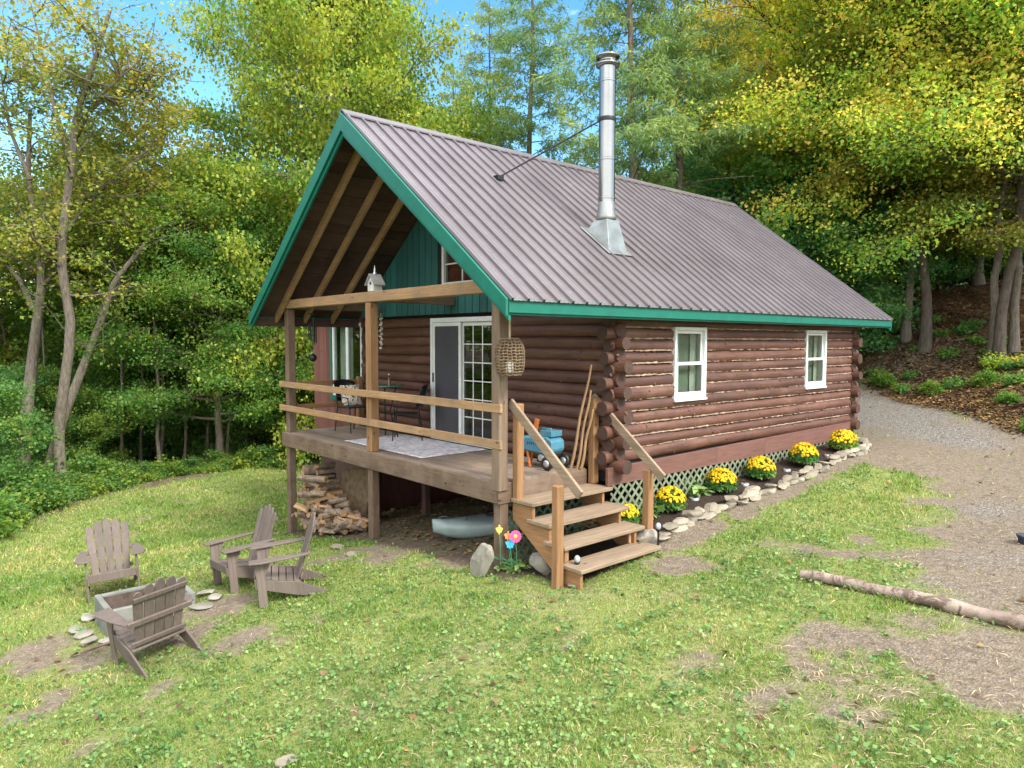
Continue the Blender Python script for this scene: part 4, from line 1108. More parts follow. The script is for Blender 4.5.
# three pale twisted trunks at the lawn edge on the left
def px_path(pts, d, seed, amp=.25):
    rng = np.random.default_rng(seed); P = []
    dd = d
    for px, py in pts: dd += rng.normal(0, amp); P.append(at_depth(px, py, dd))
    return np.array(P)
def smooth_path(P, n):
    t = np.linspace(0, len(P)-1, n); return np.stack([np.interp(t, np.arange(len(P)), P[:, k]) for k in range(3)], 1)
def twisted(label, d, main, lims, r0, seed, nleaf, leafm):
    rng = np.random.default_rng(seed); wd = Wood(); P = px_path(main, d, seed); base = P[0].copy(); base[2] = Hs(base[0], base[1])
    P = np.vstack([[base[0], base[1], base[2]-.4], P]); n = 24; Q = smooth_path(P, n); rad = r0*np.linspace(1, .25, n); wd.tube(Q-base, rad, 9)
    ends = [Q[-1]]; allb = [(Q, r0*.35)]
    for lp, rr in lims:
        B = smooth_path(px_path(lp, d, seed+len(lp)+int(lp[0][0]), .35), 10); wd.tube(B-base, rr*np.linspace(1, .2, 10), 7); allb.append((B, rr))
    cen = []; ow = []
    for B, rr in allb:
        for j in range(16):
            s = rng.uniform(.45, 1); q = B[int(s*(len(B)-1))]; az = rng.uniform(0, 6.28); el = R(rng.uniform(-5, 60)); d2 = np.array([math.cos(az)*math.cos(el), math.sin(az)*math.cos(el), math.sin(el)])
            L2 = rng.uniform(.8, 2.4); P2 = branch(rng, q, d2, L2, 5, .1, .2); wd.tube(P2-base, .03*np.linspace(1, .2, 6), 5)
            for k in range(4):
                p3 = P2[rng.integers(2, 6)]; d3 = unit(rng.normal(0, 1, 3)*[1, 1, .5]); P3 = branch(rng, p3, d3, rng.uniform(.4, 1.1), 3, -.1, .15); wd.tube(P3-base, .012*np.linspace(1, .3, 4), 3)
                for f in (1, 2, 3): cen.append(P3[f]); ow.append(d3)
    cen = np.array(cen)-base; ow = np.array(ow); per = max(3, int(nleaf/len(cen))); C = np.repeat(cen, per, 0)+rng.normal(0, .24, (len(cen)*per, 3))*[1, 1, .5]
    V = leafquads(C, rng, .105, .4, 1, .7, np.repeat(ow, per, 0), .4)
    t = thing('locust_tree', label, 'tree', base); link('trunk', wd.mesh('locust_trunk', M['barkpale']), t); link('crown', quads_mesh('locust_crown', V, leafm), t)
twisted('pale forked trunk at the far left of the lawn edge with thin crown', 20.5, [(22, 480), (28, 400), (34, 345), (42, 285), (38, 235), (28, 180), (30, 110)],
        [([(34, 310), (20, 280), (4, 262), (-20, 240)], .10), ([(42, 285), (58, 270), (66, 240)], .08), ([(30, 180), (10, 130), (0, 70)], .07)], .21, 31, 11000, M['leaf_pale'])
twisted('tall crooked pale tree with thin yellow-green crown, middle of the three on the left', 19.5, [(62, 490), (58, 430), (72, 330), (60, 255), (72, 160), (75, 120), (95, 60), (110, 10)],
        [([(72, 160), (55, 110), (42, 50), (30, 0)], .07), ([(78, 120), (110, 95), (150, 90)], .06), ([(64, 235), (90, 200), (128, 170)], .06), ([(75, 140), (95, 100), (140, 60)], .06)], .17, 47, 13000, M['leaf_pale'])
twisted('leaning pale trunk sweeping right above the lawn edge', 20.0, [(48, 470), (66, 410), (90, 350), (105, 310), (115, 280), (140, 250), (160, 225)],
        [([(105, 305), (118, 260), (112, 215)], .06), ([(140, 250), (170, 235), (185, 200)], .05)], .16, 53, 8000, M['leaf_mid'])

# slim trees and saplings in the shade behind the lawn edge
for px, d, s, lab in ((163, 24, 1.0, 'slim bare stemmed tree right of the leaning pale trunk'), (130, 27, 1.1, 'slim tree deeper in the left woods behind the leaning trunk'), (10, 26, 1.1, 'slim tree deep in the woods at the left picture edge'),
                      (196, 27, .9, 'slim tree standing behind the leafy green maple'), (90, 29, 1.2, 'slim tree behind the crooked pale trunk')):
    x, y = gpx(px, d); put_tree(SLIM, 'slim_tree', lab, 'tree', x, y, s, rs.uniform(0, 6))
for k, (px, d, s) in enumerate(((48, 23, .9), (118, 22.5, 1.0), (140, 24, .9), (158, 22, 1.05), (183, 23.5, .9), (206, 24.5, 1.0), (226, 23, .85), (246, 25, 1.0), (100, 26, 1.1), (272, 26, 1.0))):
    x, y = gpx(px, d); put_tree(STEM, 'slim_tree', ordw(k+1)+' thin bare stem standing in the shade between the pale trunks and the porch', 'tree', x, y, s, rs.uniform(0, 6))
sapl = ' dark leafy sapling from the left in the shade beyond the lawn edge'
for k, (px, d, s) in enumerate(sorted(((-15, 17.5, 1.0), (12, 21, 1.1), (45, 23, 1.15), (85, 22, .9), (112, 26, .95), (150, 27, .9), (205, 26, .9), (250, 26, 1.0), (60, 27, 1.3), (140, 29, 1.3), (20, 29, 1.3), (-30, 24, 1.3)))):
    x, y = gpx(px, d); put_tree(SAP, 'sapling', ordw(k+1)+sapl, 'sapling', x, y, s*(.7 if px < 120 else 1), rs.uniform(0, 6), 'saplings beyond the lawn edge')
bl = ' green leafy bush from the left in the row along the lawn edge'
for k, (px, d, s) in enumerate(sorted(((-35, 14.5, 1.1), (-5, 15.6, 1.0), (15, 17.0, 1.05), (35, 17.3, .8), (55, 18.4, 1.05), (80, 18.7, .8), (100, 19.6, .9), (125, 20.2, .75), (148, 20.8, .7), (172, 21.2, .75), (196, 21.6, .7),
                                (220, 21.9, .8), (246, 22.3, .85), (268, 22.4, 1.0), (285, 23.0, 1.1), (70, 20.5, 1.2), (25, 19.0, 1.3), (120, 22, 1.1)))):
    x, y = gpx(px, d); put_tree(BUSH if k % 3 else BUSH2, 'bush', ordw(k+1)+bl, 'bush', x, y, s*rs.uniform(.42, .80), rs.uniform(0, 6), 'bushes along the lawn edge', ('stem', 'foliage'))
# forest behind
fl = 'leafy tree in the forest backdrop, partly hidden by nearer trees'
fg = 'forest trees behind the clearing'
FOREST = [(75, 50, 'M2', .9), (100, 52, 'M2', .9), (125, 54, 'M', .9), (45, 52, 'M2', .85), (85, 41, 'M2', .50), (60, 38.5, 'M2', .46), (110, 43, 'M2', .5), (-60, 32, 'M2', .62), (-20, 36, 'P', .65), (30, 35, 'M2', .52), (75, 40, 'P', .55), (110, 36, 'M2', .48), (150, 38, 'M2', .50), (190, 36, 'M', .50), (230, 38, 'P', .65), (255, 31, 'M', .80), (340, 38, 'M', 1.0), (420, 42, 'M2', .95), (470, 40, 'M2', .7),
          (510, 36, 'M', .62), (550, 40, 'M', .62), (590, 38, 'M2', .55), (620, 36, 'M', .60), (650, 34, 'G', .55), (685, 36, 'M', .75), (720, 38, 'M2', .95), (755, 34, 'M2', 1.0), (800, 32, 'M', 1.0), (845, 36, 'M', 1.1), (890, 33, 'M', .95), (935, 33, 'M2', 1.0),
          (975, 30, 'M', .95), (1020, 30, 'M2', 1.0), (-100, 29, 'M2', .7), (-140, 24, 'M', .9), (10, 44, 'M2', .6), (60, 46, 'M', .55), (130, 46, 'M2', .6), (200, 46, 'M', .7), (280, 46, 'M2', 1.2), (880, 42, 'M', 1.1), (780, 42, 'M2', 1.1), (1000, 40, 'M2', 1.1),
          (560, 50, 'M', .8), (640, 46, 'M2', .7), (480, 50, 'M', .9), (700, 50, 'M', 1.0), (860, 34, 'S', .6), (950, 36, 'M2', .9), (985, 36, 'M2', .9), (915, 40, 'M2', .9)]
KIND = {'M': MAPLE,  'M2': MAPLE2, 'P': PALE, 'G': GOLD, 'S': SPRUCE, 'D': DARKT}
FOREST.sort(); cnt = {}
for px, d, k, s in FOREST:
    row = 'nearest' if d < 33 else 'middle' if d < 39 else 'farthest'; cnt[row] = cnt.get(row, 0)+1
    fl = ordw(cnt[row])+' leafy tree from the left in the '+row+' row of the forest backdrop'
    x, y = gpx(px, d); put_tree(KIND[k], 'forest_tree', fl, 'tree', x, y, s, rs.uniform(0, 6), fg)
fw = bpy.data.objects.new('far_woods', None); col.objects.link(fw); tag(fw, 'woods behind the camera that close the clearing and mirror in the glass', None, kind='stuff')
for x, y, k, s in ((-22, -18, 'M2', 1.0), (-16, -25, 'M', 1.0), (-29, -11, 'M2', 1.1), (-9, -30, 'M', 1.0), (-26, -27, 'M', 1.1)):
    for me_ in KIND[k]: o = link('woods', me_, fw, (x, y, Hs(x, y))); o.scale = (s, s, s); o.rotation_euler = (0, 0, rs.uniform(0, 6))
# lower growth in the forest, so that no bare ground shows between the stems
nul = 0
for k in range(84):
    px = -120+1290*k/63+rs.uniform(-12, 12); d = rs.uniform(26, 34)
    if k > 63: px = -80+360*(k-64)/19; d = rs.uniform(36, 44)
    x, y = gpx(px, d)
    if -8.5 < x < 2.5 and -2 < y < 13: continue
    if px > 820 and d < 31: continue
    nul += 1; ul = ordw(nul)+' shady undergrowth shrub from the left beneath the forest trees'
    put_tree((BUSH, BUSH2, SAP)[k % 3], 'undergrowth_shrub', ul, 'shrub', x, y, (rs.uniform(1.1, 1.7) if k < 64 else 2.6) if k % 3 < 2 else rs.uniform(.8, 1.2), rs.uniform(0, 6), 'undergrowth shrubs', ('stem', 'foliage'))
# plants on the bank beside the drive
bp = 'small leafy plant growing on the leaf covered bank beside the drive'
for k in range(26):
    px = 868+192*(k+.5)/26; d0 = 21-(px-868)*.046; d = d0+rs.uniform(.2, 6.5); x, y = gpx(px, d)
    put_tree(FERN if k % 17 else GOLDB, 'bank_plant', ordw(k+1)+' small leafy plant from the left on the leaf covered bank by the drive', 'plant', x, y, rs.uniform(.28, .62), rs.uniform(0, 6), 'plants on the bank', ('stem', 'foliage'))
for px, d, s, lab in ((885, 20.5, .35, 'rounded green bush at foot of the bank nearest the cabin corner'), (930, 19.0, .3, 'broad leaved green bush at the middle of the bank foot'), (1012, 15.5, .22, 'green bush at foot of the bank by the right picture edge'), (985, 18, .35, 'green bush beneath the clumped pale trunk')):
    x, y = gpx(px, d); put_tree(BUSH2, 'bush', lab, 'bush', x, y, s, rs.uniform(0, 6), None, ('stem', 'foliage'))

# ------------------------------------------------------------------ OBJECTS ON THE LAWN AND PORCH
def tnormal(x, y):
    e = .35; return Vector((-(Hs(x+e, y)-Hs(x-e, y))/(2*e), -(Hs(x, y+e)-Hs(x, y-e))/(2*e), 1)).normalized()
def seat_on_ground(o, x, y, f, sink=.015):
    """stand a thing on the slope at (x, y), its local -y pointing along f"""
    n = (tnormal(x, y)+Vector((0, 0, .7))).normalized(); fwd = Vector((f[0], f[1], 0)); fwd = (fwd-n*fwd.dot(n)).normalized(); yv = -fwd; xv = yv.cross(n)
    o.location = (x, y, Hs(x, y)-sink); o.rotation_euler = Matrix((xv, yv, n)).transposed().to_euler()

def adirondack(label):
    t = thing('adirondack_chair', label, 'chair', group='brown garden chairs round the fire pit'); mt = M['chair']
    m = MB(); ns = 6                                             # seat slats
    for k in range(ns):
        y0 = -.30+k*.082; y1 = y0+.072; z = lambda y: .365-(y+.30)*.27
        m.hexa([(-.27, y0, z(y0)-.022), (.27, y0, z(y0)-.022), (.27, y1, z(y1)-.022), (-.27, y1, z(y1)-.022), (-.27, y0, z(y0)), (.27, y0, z(y0)), (.27, y1, z(y1)), (-.27, y1, z(y1))])
    m.box((-.27, -.325, .26), (.27, -.303, .366)); m.build('seat', mt, t, bevel=.004)
    m = MB(); dy, dz = .30, .78                                  # fanned back slats
    for k in range(5):
        u0 = (k-2)*.092; u1 = (k-2)*.110; w0, w1 = .041, .051; top = .80-.028*abs(k-2)**1.6
        prof = [(-1, 0), (-1, .90), (-.75, .965), (-.3, 1), (.3, 1), (.75, .965), (1, .90), (1, 0)]
        V = []
        for th in (0, .02):
            for s, v in prof:
                u = u0+(u1-u0)*v+s*(w0+(w1-w0)*v); L_ = v*top
                V.append((u, .135+L_*.36+th*.93, .215+L_*.93-th*.36))
        n = len(prof); m.add(V, [tuple(range(n))[::-1], tuple(range(n, 2*n))]+[(i, (i+1) % n, n+(i+1) % n, n+i) for i in range(n)])
    for v, hw in ((.64, .265), (.10, .27)): m.bar((-hw, .135+v*.36+.032, .215+v*.93-.012), (hw, .135+v*.36+.032, .215+v*.93-.012), .024, .05, (0, .36, .93))
    m.bar((-.32, .135+.36*.36+.034, .215+.36*.93-.012), (.32, .135+.36*.36+.034, .215+.36*.93-.012), .026, .06, (0, .36, .93))
    m.build('backrest', mt, t, bevel=.004)
    for s in (-1, 1):
        m = MB(); P = [(s*.24, -.36), (s*.38, -.36), (s*.415, -.24), (s*.40, .0), (s*.35, .30), (s*.285, .30), (s*.26, .0)]
        if s < 0: P = P[::-1]
        m.prism(P, 2, .545, .567); m.build('armrest', mt, t, bevel=.005)
        m = MB(); m.box((s*.295-.012 if s > 0 else -.307, -.30, .0), (s*.295+.012 if s > 0 else -.283, -.20, .544)); m.prism([(-.20, .36), (-.12, .543), (-.20, .543)], 0, s*.295-.009, s*.295+.009); m.build('leg', mt, t, bevel=.004)
        m = MB(); x0, x1 = (.271, .293) if s > 0 else (-.293, -.271)
        m.prism([(-.325, .345), (-.325, .235), (.10, .085), (.42, .0), (.51, .0), (.49, .06), (.15, .235)], 0, x0, x1); m.build('rear_leg', mt, t, bevel=.004)
    return t
for lab, x, y, f in (('brown slatted garden chair seen from behind, nearest in front of the fire pit', -1.55, -3.42, (-.98, -.16)),
                     ('brown slatted garden chair facing the camera behind the left end of the fire pit', -4.32, -3.24, (.96, -.15)),
                     ('brown slatted garden chair right of the fire pit with its front partly turned to us', -2.73, -2.03, (.02, -1)),
                     ('brown slatted garden chair in pure side view, rightmost of the four', -1.72, -1.91, (-.39, -.92))):
    seat_on_ground(adirondack(lab), x, y, f)

def rock(seed, sx, sy, sz, flat=.5, sub_=2, jit=.22):
    import bmesh
    rng = np.random.default_rng(seed); bm = bmesh.new(); bmesh.ops.create_icosphere(bm, subdivisions=sub_, radius=1)
    dirs = unit(rng.normal(0, 1, (9, 3))); lim = rng.uniform(.45, .92, 9)
    for v in bm.verts:
        p = np.array(v.co)
        for d, l in zip(dirs, lim):
            k = p@d
            if k > l: p = p-d*(k-l)
        if p[2] > flat: p[2] = flat+(p[2]-flat)*.12
        if p[2] < -flat: p[2] = -flat+(p[2]+flat)*.12
        p = p*(1+rng.normal(0, .018))
        v.co = (p[0]*sx, p[1]*sy, p[2]*sz)
    me = bpy.data.meshes.new('rock'); bm.to_mesh(me); bm.free(); return me
def put_rock(me, mat, name, label, cat, x, y, z, rz, s=1.0, group=None, tilt=None):
    o = link(name, me)
    if not me.materials: me.materials.append(mat)
    o.location = (x, y, z); o.rotation_euler = (*(tilt or (0, 0)), rz); o.scale = (s, s, s); return tag(o, label, cat, group)

# fire pit
z0 = -1.78; fp = thing('fire_pit', 'square-sided grey concrete fire pit box with flat stones round it', 'fire pit', (-2.92, -3.18, -1.70), local=False)
X0, X1, Y0, Y1, ZT = -3.27, -2.57, -3.66, -2.70, -1.40
m = MB(); th = .065
for lo, hi in (((X0+th+.001, Y0+th+.001, -1.66), (X1-th-.001, Y0+th+.012, ZT-.03)), ((X0+th+.001, Y1-th-.012, -1.66), (X1-th-.001, Y1-th-.001, ZT-.03)), ((X0+th+.001, Y0+th+.013, -1.66), (X0+th+.012, Y1-th-.013, ZT-.03)), ((X1-th-.012, Y0+th+.013, -1.66), (X1-th-.001, Y1-th-.013, ZT-.03))): m.box(lo, hi)
m.build('soot_lining', plain('soot', (.075, .055, .043), .95, 0, .5, 6), fp)
m = MB()
m.box((X0, Y0, z0), (X1, Y0+th, ZT)); m.box((X0, Y1-th, z0), (X1, Y1, ZT)); m.box((X0, Y0+th, z0), (X0+th, Y1-th, ZT-.002)); m.box((X1-th, Y0+th, z0), (X1, Y1-th, ZT-.002))
fp_b = m.build('pit_wall', M['concrete'], fp, bevel=.008)
m = MB(); m.box((X0+th, Y0+th, z0), (X1-th, Y1-th, -1.60)); m.build('ash_bed', plain('ash', (.10, .085, .072), .95, 0, .4, 9), fp)
fl = rock(3, .20, .13, .045, .6); fl2 = rock(5, .24, .15, .04, .6); fl3 = rock(9, .15, .12, .05, .6)
fpl = ('front left of', 'near left corner of', 'in front of', 'near right corner of', 'right front of', 'right side of', 'farther along right side of', 'rear right corner of', 'behind right end of', 'behind', 'left side of'); lab = ''
for k, (dx, dy, rz) in enumerate(((-3.45, -3.70, .4), (-3.18, -3.86, .1), (-2.9, -3.84, 1.2), (-2.62, -3.84, -.3), (-2.40, -3.66, .9), (-2.36, -3.35, 1.7), (-2.38, -3.02, 1.4), (-2.34, -2.72, .8), (-2.46, -2.5, .3), (-2.75, -2.52, 2.0), (-3.44, -3.40, 1.5))):
    x, y = dx, dy; put_rock((fl, fl2, fl3)[k % 3], M['stonew'], 'flat_stone', 'pale flat stone on the ground, '+fpl[k]+' the concrete fire pit', 'stone', x, y, Hs(x, y)+.03, rz, 1.0, 'flat stones round the fire pit', (rs.uniform(-.12, .12), rs.uniform(-.12, .12))).scale = (.75, .75, .75)
m = MB(); P = np.array([(-2.28, -3.98, 0), (-2.22, -3.5, 0), (-2.24, -3.0, 0.)]); P[:, 2] = [Hs(a, b)+.06 for a, b, _ in P]
m.tube(P, [.014, .019, .015], 7); o = m.build('stick', M['brownx'], None, org=P[1]); tag(o, 'bare brown stick lying across the stones in front of the fire pit', 'stick')

# boulders
def boulder(label, base, size, rz, tilt, seed, mat='stonew'):
    x, y = base[:2]; o = put_rock(rock(seed, *size, .8, 3), M[mat], 'boulder', label, 'stone', x, y, Hs(x, y)+size[2]*.62, rz, 1, None, tilt)
boulder('tall pale standing stone leaning against the corner post of the porch', (-.02, -.24), (.15, .10, .29), .7, (.25, .22), 21)
boulder('squat pale boulder in the mulch left of the steps', (.44, .26), (.17, .13, .17), .2, (0, .15), 22)
boulder('rounded white boulder at the right foot of the steps', ground(647, 545)[:2], (.15, .12, .14), 1.2, (0, 0), 23)

# stone border of the bed: two uneven courses
BM = [(1.02, 1.80), (1.03, 1.95), (1.0, 2.67), (1.03, 3.35), (1.06, 3.93), (1.06, 4.64), (1.08, 5.37), (1.10, 6.13), (1.13, 6.85), (1.10, 7.6), (.95, 8.15), (.62, 8.42)]
bx = np.array([p[0] for p in BM]); by = np.array([p[1] for p in BM]); sl = np.r_[0, np.cumsum(np.hypot(np.diff(bx), np.diff(by)))]
RK = [rock(40+k, rs.uniform(.11, .17), rs.uniform(.075, .11), rs.uniform(.048, .068), .55, 3) for k in range(8)]
s = 0; k = 0; nst = 0
while s < sl[-1]:
    nst += 1
    for lay in ((0, 1) if rs.random() < .75 else (0,)):
        lab = 'flat tan fieldstone, '+ordw(nst)+' from the steps in the '+('upper' if lay else 'lower')+' course of the bed border'
        q = s+lay*.1; x = np.interp(q, sl, bx)+rs.uniform(-.05, .05)-lay*.03; y = np.interp(q, sl, by); d = min(sl[-1]-.05, q+.05)
        put_rock(RK[k % 8], M['stone'], 'border_stone', lab, 'stone', x, y, Hs(x, y)+.025+.062*lay, 1.57+rs.uniform(-.45, .45), rs.uniform(.8, 1.2), 'fieldstones edging the bed', (rs.uniform(-.15, .15), rs.uniform(-.12, .12)))
        k += 1
    s += rs.uniform(.15, .22)

# chrysanthemums in pots
def mum_meshes(seed):
    rng = np.random.default_rng(seed)
    n = 2200; d = unit(rng.normal(0, 1, (n, 3))); d[:, 2] = np.abs(d[:, 2])*.95-.12; r = rng.uniform(.72, 1, n)[:, None]
    C = d*r*np.array([.20, .20, .19])+np.array([0, 0, .20]); fol = quads_mesh('mum_foliage', leafquads(C, rng, .045, .42, .8, .7, d, .1), M['shrub'])
    n = 230; d = unit(rng.normal(0, 1, (n, 3))); d[:, 2] = np.abs(d[:, 2])*1.0+.30; d = unit(d); V = []
    C = d*rng.uniform(.95, 1.06, n)[:, None]*np.array([.215, .215, .20])+np.array([0, 0, .21])
    for c, u in zip(C, d):                                   # each bloom: a small dome of six petals
        u = unit(u+rng.normal(0, .25, 3)); a = unit(np.cross(u, [0.3, .5, .8])); b = np.cross(u, a); r0 = rng.uniform(.017, .027)
        for j in range(6):
            t0 = j*math.pi/3; e1 = a*math.cos(t0)+b*math.sin(t0); e2 = np.cross(u, e1)
            V.append([c+u*.008, c+e1*r0*.6+e2*r0*.33+u*.006, c+e1*r0-u*.004, c+e1*r0*.6-e2*r0*.33+u*.006])
    blo = quads_mesh('mum_blooms', np.array(V), M['bloom'])
    m = MB(); m.lathe((0, 0, 0), [(.105, 0), (.125, .085), (.135, .085), (.135, .10), (.12, .10), (.115, .08), (.02, .075)], 18)
    return fol, blo, m
fol, blo, pm = mum_meshes(3); fol2, blo2, _ = mum_meshes(8); pot_me = None
def mum(px, label, s, k):
    global pot_me
    g = ground(*px); t = thing('potted_mum', label, 'flower pot', (g[0], g[1], Hs(g[0], g[1])-.055), rs.uniform(0, 6), 'potted yellow mums'); t.scale = (s, s, s)
    if pot_me is None: pt = pm.build('pot', M['blackplastic'], t); pot_me = pt.data
    else: link('pot', pot_me, t)
    link('foliage', fol if k % 2 else fol2, t).location = (0, 0, -.085); link('blooms', blo if k % 2 else blo2, t).location = (0, 0, -.085)
    for c_ in t.children:
        if c_.name.split('.')[0] in ('foliage', 'blooms'): c_.scale = (1.15, 1.15, 1.28)
for k, (px, lab, s) in enumerate((((625, 524), 'potted yellow mum peeking out from behind the right newel post', .85), ((670, 511), 'potted yellow mum flanked by leafy green plants, nearest unobstructed one to the steps', 1.0),
                       ((721, 492), 'potted yellow mum below the skirt board seam, left of the middle one', 1.05), ((760, 479.5), 'potted yellow mum at middle of the mulch bed between the two windows', 1.06),
                       ((803, 465.5), 'potted yellow mum below left edge of the rear window', 1.1), ((843, 451.5), 'potted yellow mum at the rear cabin corner, last of the row', 1.12))): mum(px, lab, s*.88, k)
HOSTA = bushmesh(60, .26, .26, 260, .12, M['weed'], 'hosta', 6, .3)
for px, lab, s in (((652, 509), 'small green leafy plant between newel post and the nearest clear mum', 1.0), ((690, 495), 'green leafy plant at lattice right of the nearest clear mum', 1.0), ((706, 486), 'small green plant against the lattice under the skirt board seam', .8), ((635, 516), 'green foliage plant in front of lattice behind right newel post', .9)):
    g = ground(*px); put_tree(HOSTA, 'leafy_plant', lab, 'plant', g[0], g[1], s, rs.uniform(0, 6), None, ('stem', 'foliage'))
# ground lights in the mulch, stake lights by the steps
for px, lab in (((695, 500), 'round white disc light in the mulch nearest the steps'), ((745, 485), 'round white disc light in mulch second from the steps'), ((787, 471), 'round white disc light in mulch third from the steps'), ((828, 456), 'round white disc light in the mulch farthest from the steps')):
    g = ground(*px); t = thing('disc_light', lab, 'garden light', (g[0], g[1], Hs(g[0], g[1])+.015), 0, 'disc lights in the bed')
    m = MB(); m.lathe((0, 0, 0), [(.058, -.03), (.062, .010), (.058, .014), (.040, .014)], 18); m.build('rim', M['galv'], t)
    m = MB(); m.lathe((0, 0, 0), [(.0395, .0), (.039, .013), (.02, .018), (.004, .019)], 16); m.build('lens', M['blackplastic'], t)
M['lens'] = plain('frosted_lens', (.30, .33, .34), .2, 0, .05)
for px, lab in (((577, 584), 'small black stake light at the left foot of the steps'), ((658, 549), 'small black stake light beside the white boulder right of the steps')):
    g = ground(*px); t = thing('stake_light', lab, 'garden light', (g[0], g[1], Hs(g[0], g[1])), 0, 'stake lights by the steps')
    m = MB(); m.lathe((0, 0, 0), [(.010, -.1), (.012, .22), (.03, .235), (.034, .25), (.01, .252)], 12); m.build('stake', M['black'], t)
    m = MB(); m.lathe((0, 0, .252), [(.026, 0), (.034, .02), (.032, .05), (.018, .068), (.004, .072)], 14); m.build('lens', M['lens'], t)
# garden flower stakes
def flower_stake(x, y, h, c, label, kind, r=.075, cc=(.75, .55, .05)):
    t = thing('flower_stake', label, 'ornament', (x, y, Hs(x, y))); pc = plain('ornament_paint', c, .35, 0, .08)
    m = MB(); m.tube([(0, 0, -.1), (.01, 0, h*.5), (0, -.01, h)], .006, 6); m.build('stake', plain('stake_green', (.06, .22, .12), .5), t)
    d = unit(np.array([.7, -.7, .25])); a = unit(np.cross(d, [0, 0, 1])); b = np.cross(a, d); m = MB(); c0 = np.array([0, -.01, h])
    if kind == 'daisy':
        for j in range(14):
            t0 = j*2*math.pi/14; e = a*math.cos(t0)+b*math.sin(t0); q = np.cross(d, e); p = [c0+e*.02-q*.006, c0+e*.02+q*.006, c0+e*r*.85+q*.016, c0+e*r, c0+e*r*.85-q*.016]
            V = [v+d*.006 for v in p]+[v-d*.002 for v in p]; m.add(V, [(0, 1, 2, 3, 4), (9, 8, 7, 6, 5)]+[(i, (i+1) % 5, 5+(i+1) % 5, 5+i) for i in range(5)])
        m.build('petals', pc, t); m = MB(); m.lathe((0, 0, 0), [(.026, -.008), (.024, .012), (.01, .018)], 14, ax=1); o = m.build('flower_centre', plain('centre_paint', cc, .4), t, xf=lambda V: np.stack([c0[0]+V[:, 0]*a[0]+V[:, 1]*d[0]+V[:, 2]*b[0], c0[1]+V[:, 0]*a[1]+V[:, 1]*d[1]+V[:, 2]*b[1], c0[2]+V[:, 0]*a[2]+V[:, 1]*d[2]+V[:, 2]*b[2]], 1))
    else:
        for j, (e1, e2, ln, wd_) in enumerate(((1, .5, 1, .45), (-1, .5, 1, .45), (.8, -.8, .8, .4), (-.8, -.8, .8, .4))):
            e = unit(a*e1+b*e2); q = np.cross(d, e); p = [c0, c0+e*r*ln*.6+q*r*wd_, c0+e*r*ln*1.1, c0+e*r*ln*.6-q*r*wd_]
            V = [v+d*.005 for v in p]+[v-d*.003 for v in p]; m.add(V, [(0, 1, 2, 3), (7, 6, 5, 4)]+[(i, (i+1) % 4, 4+(i+1) % 4, 4+i) for i in range(4)])
        m.tube([c0-b*.05, c0+b*.06], [.010, .012], 8); m.build('wings', pc, t)
    m = MB()
    for s_ in (-1, 1): m.hexa([(0, 0, h*.25), (s_*.05, -.03, h*.33), (s_*.09, -.05, h*.33), (s_*.05, -.01, h*.28), (0, 0, h*.25+.006), (s_*.05, -.03, h*.33+.006), (s_*.09, -.05, h*.33+.006), (s_*.05, -.01, h*.28+.006)])
    m.build('leaf', plain('stake_leaf', (.05, .30, .14), .5), t)
flower_stake(.20, .10, .43, (.72, .07, .26), 'pink metal daisy on a stake in front of the porch corner lattice', 'daisy', .075)
flower_stake(.16, .05, .34, (.02, .33, .66), 'blue winged metal ornament on a stake beside the pink daisy', 'wing', .06)
flower_stake(.10, .07, .42, (.75, .22, .06), 'orange metal butterfly on a stake behind the blue ornament', 'wing', .05)
flower_stake(.02, -.0, .50, (.66, .56, .08), 'yellow metal butterfly on a thin stake next to the corner post', 'wing', .045)
g = ground(520, 570); put_tree(HOSTA, 'leafy_plant', 'low leafy plant around the feet of the metal flower stakes', 'plant', .14, .12, .6, 1, None, ('stem', 'foliage'))

# kayak under the porch
t = thing('kayak', 'grey-green kayak lying under the porch deck', 'kayak', (-1.62, .18, Hs(-1.6, .2)+.02), 0); dirv = np.array([.45, .89]); t.rotation_euler = (R(3.5), R(0), math.atan2(-dirv[0], dirv[1]))
L_, secs = 2.7, 17; V = []; nn = 14
for i in range(secs):
    s = i/(secs-1); wv = .34*math.sin(math.pi*min(.97, max(.02, s*.94+.03)))**.62; keel = .0+.15*(1-min(1, s*5))**2+.13*(max(0, s-.82)/.18)**2; deck = .30+.07*(1-min(1, s*4))**2
    for j in range(nn):
        a = 2*math.pi*j/nn; cx_, sz_ = math.cos(a), math.sin(a)
        z = .21+(deck-.21)*sz_*.75 if sz_ > 0 else .21+(.21-keel)*sz_*abs(sz_)**-.3 if sz_ < 0 else .21
        V.append((wv*np.sign(cx_)*abs(cx_)**.8, s*L_, z))
m = MB(); m.add(V, [(i*nn+j, i*nn+(j+1) % nn, (i+1)*nn+(j+1) % nn, (i+1)*nn+j) for i in range(secs-1) for j in range(nn)]+[tuple(range(nn))[::-1], tuple(range((secs-1)*nn, secs*nn))], 0, True)
m.build('hull', plain('kayak_plastic', (.20, .255, .245), .45, 0, .15, 4), t)
m = MB(); th_ = np.linspace(0, 2*math.pi, 25); m.tube(np.stack([.24*np.cos(th_), 1.25+.48*np.sin(th_), np.full(25, .305)], 1), .018, 6, cap=False); m.build('cockpit_rim', M['blackplastic'], t)
m = MB(); m.tube([(-.02, .10, .33), (0, .16, .35), (.02, .22, .335)], .014, 6); m.tube([(-.17, .45, .30), (0, .5, .338), (.17, .45, .30)], .006, 5); m.build('bow_handle', M['blackplastic'], t)

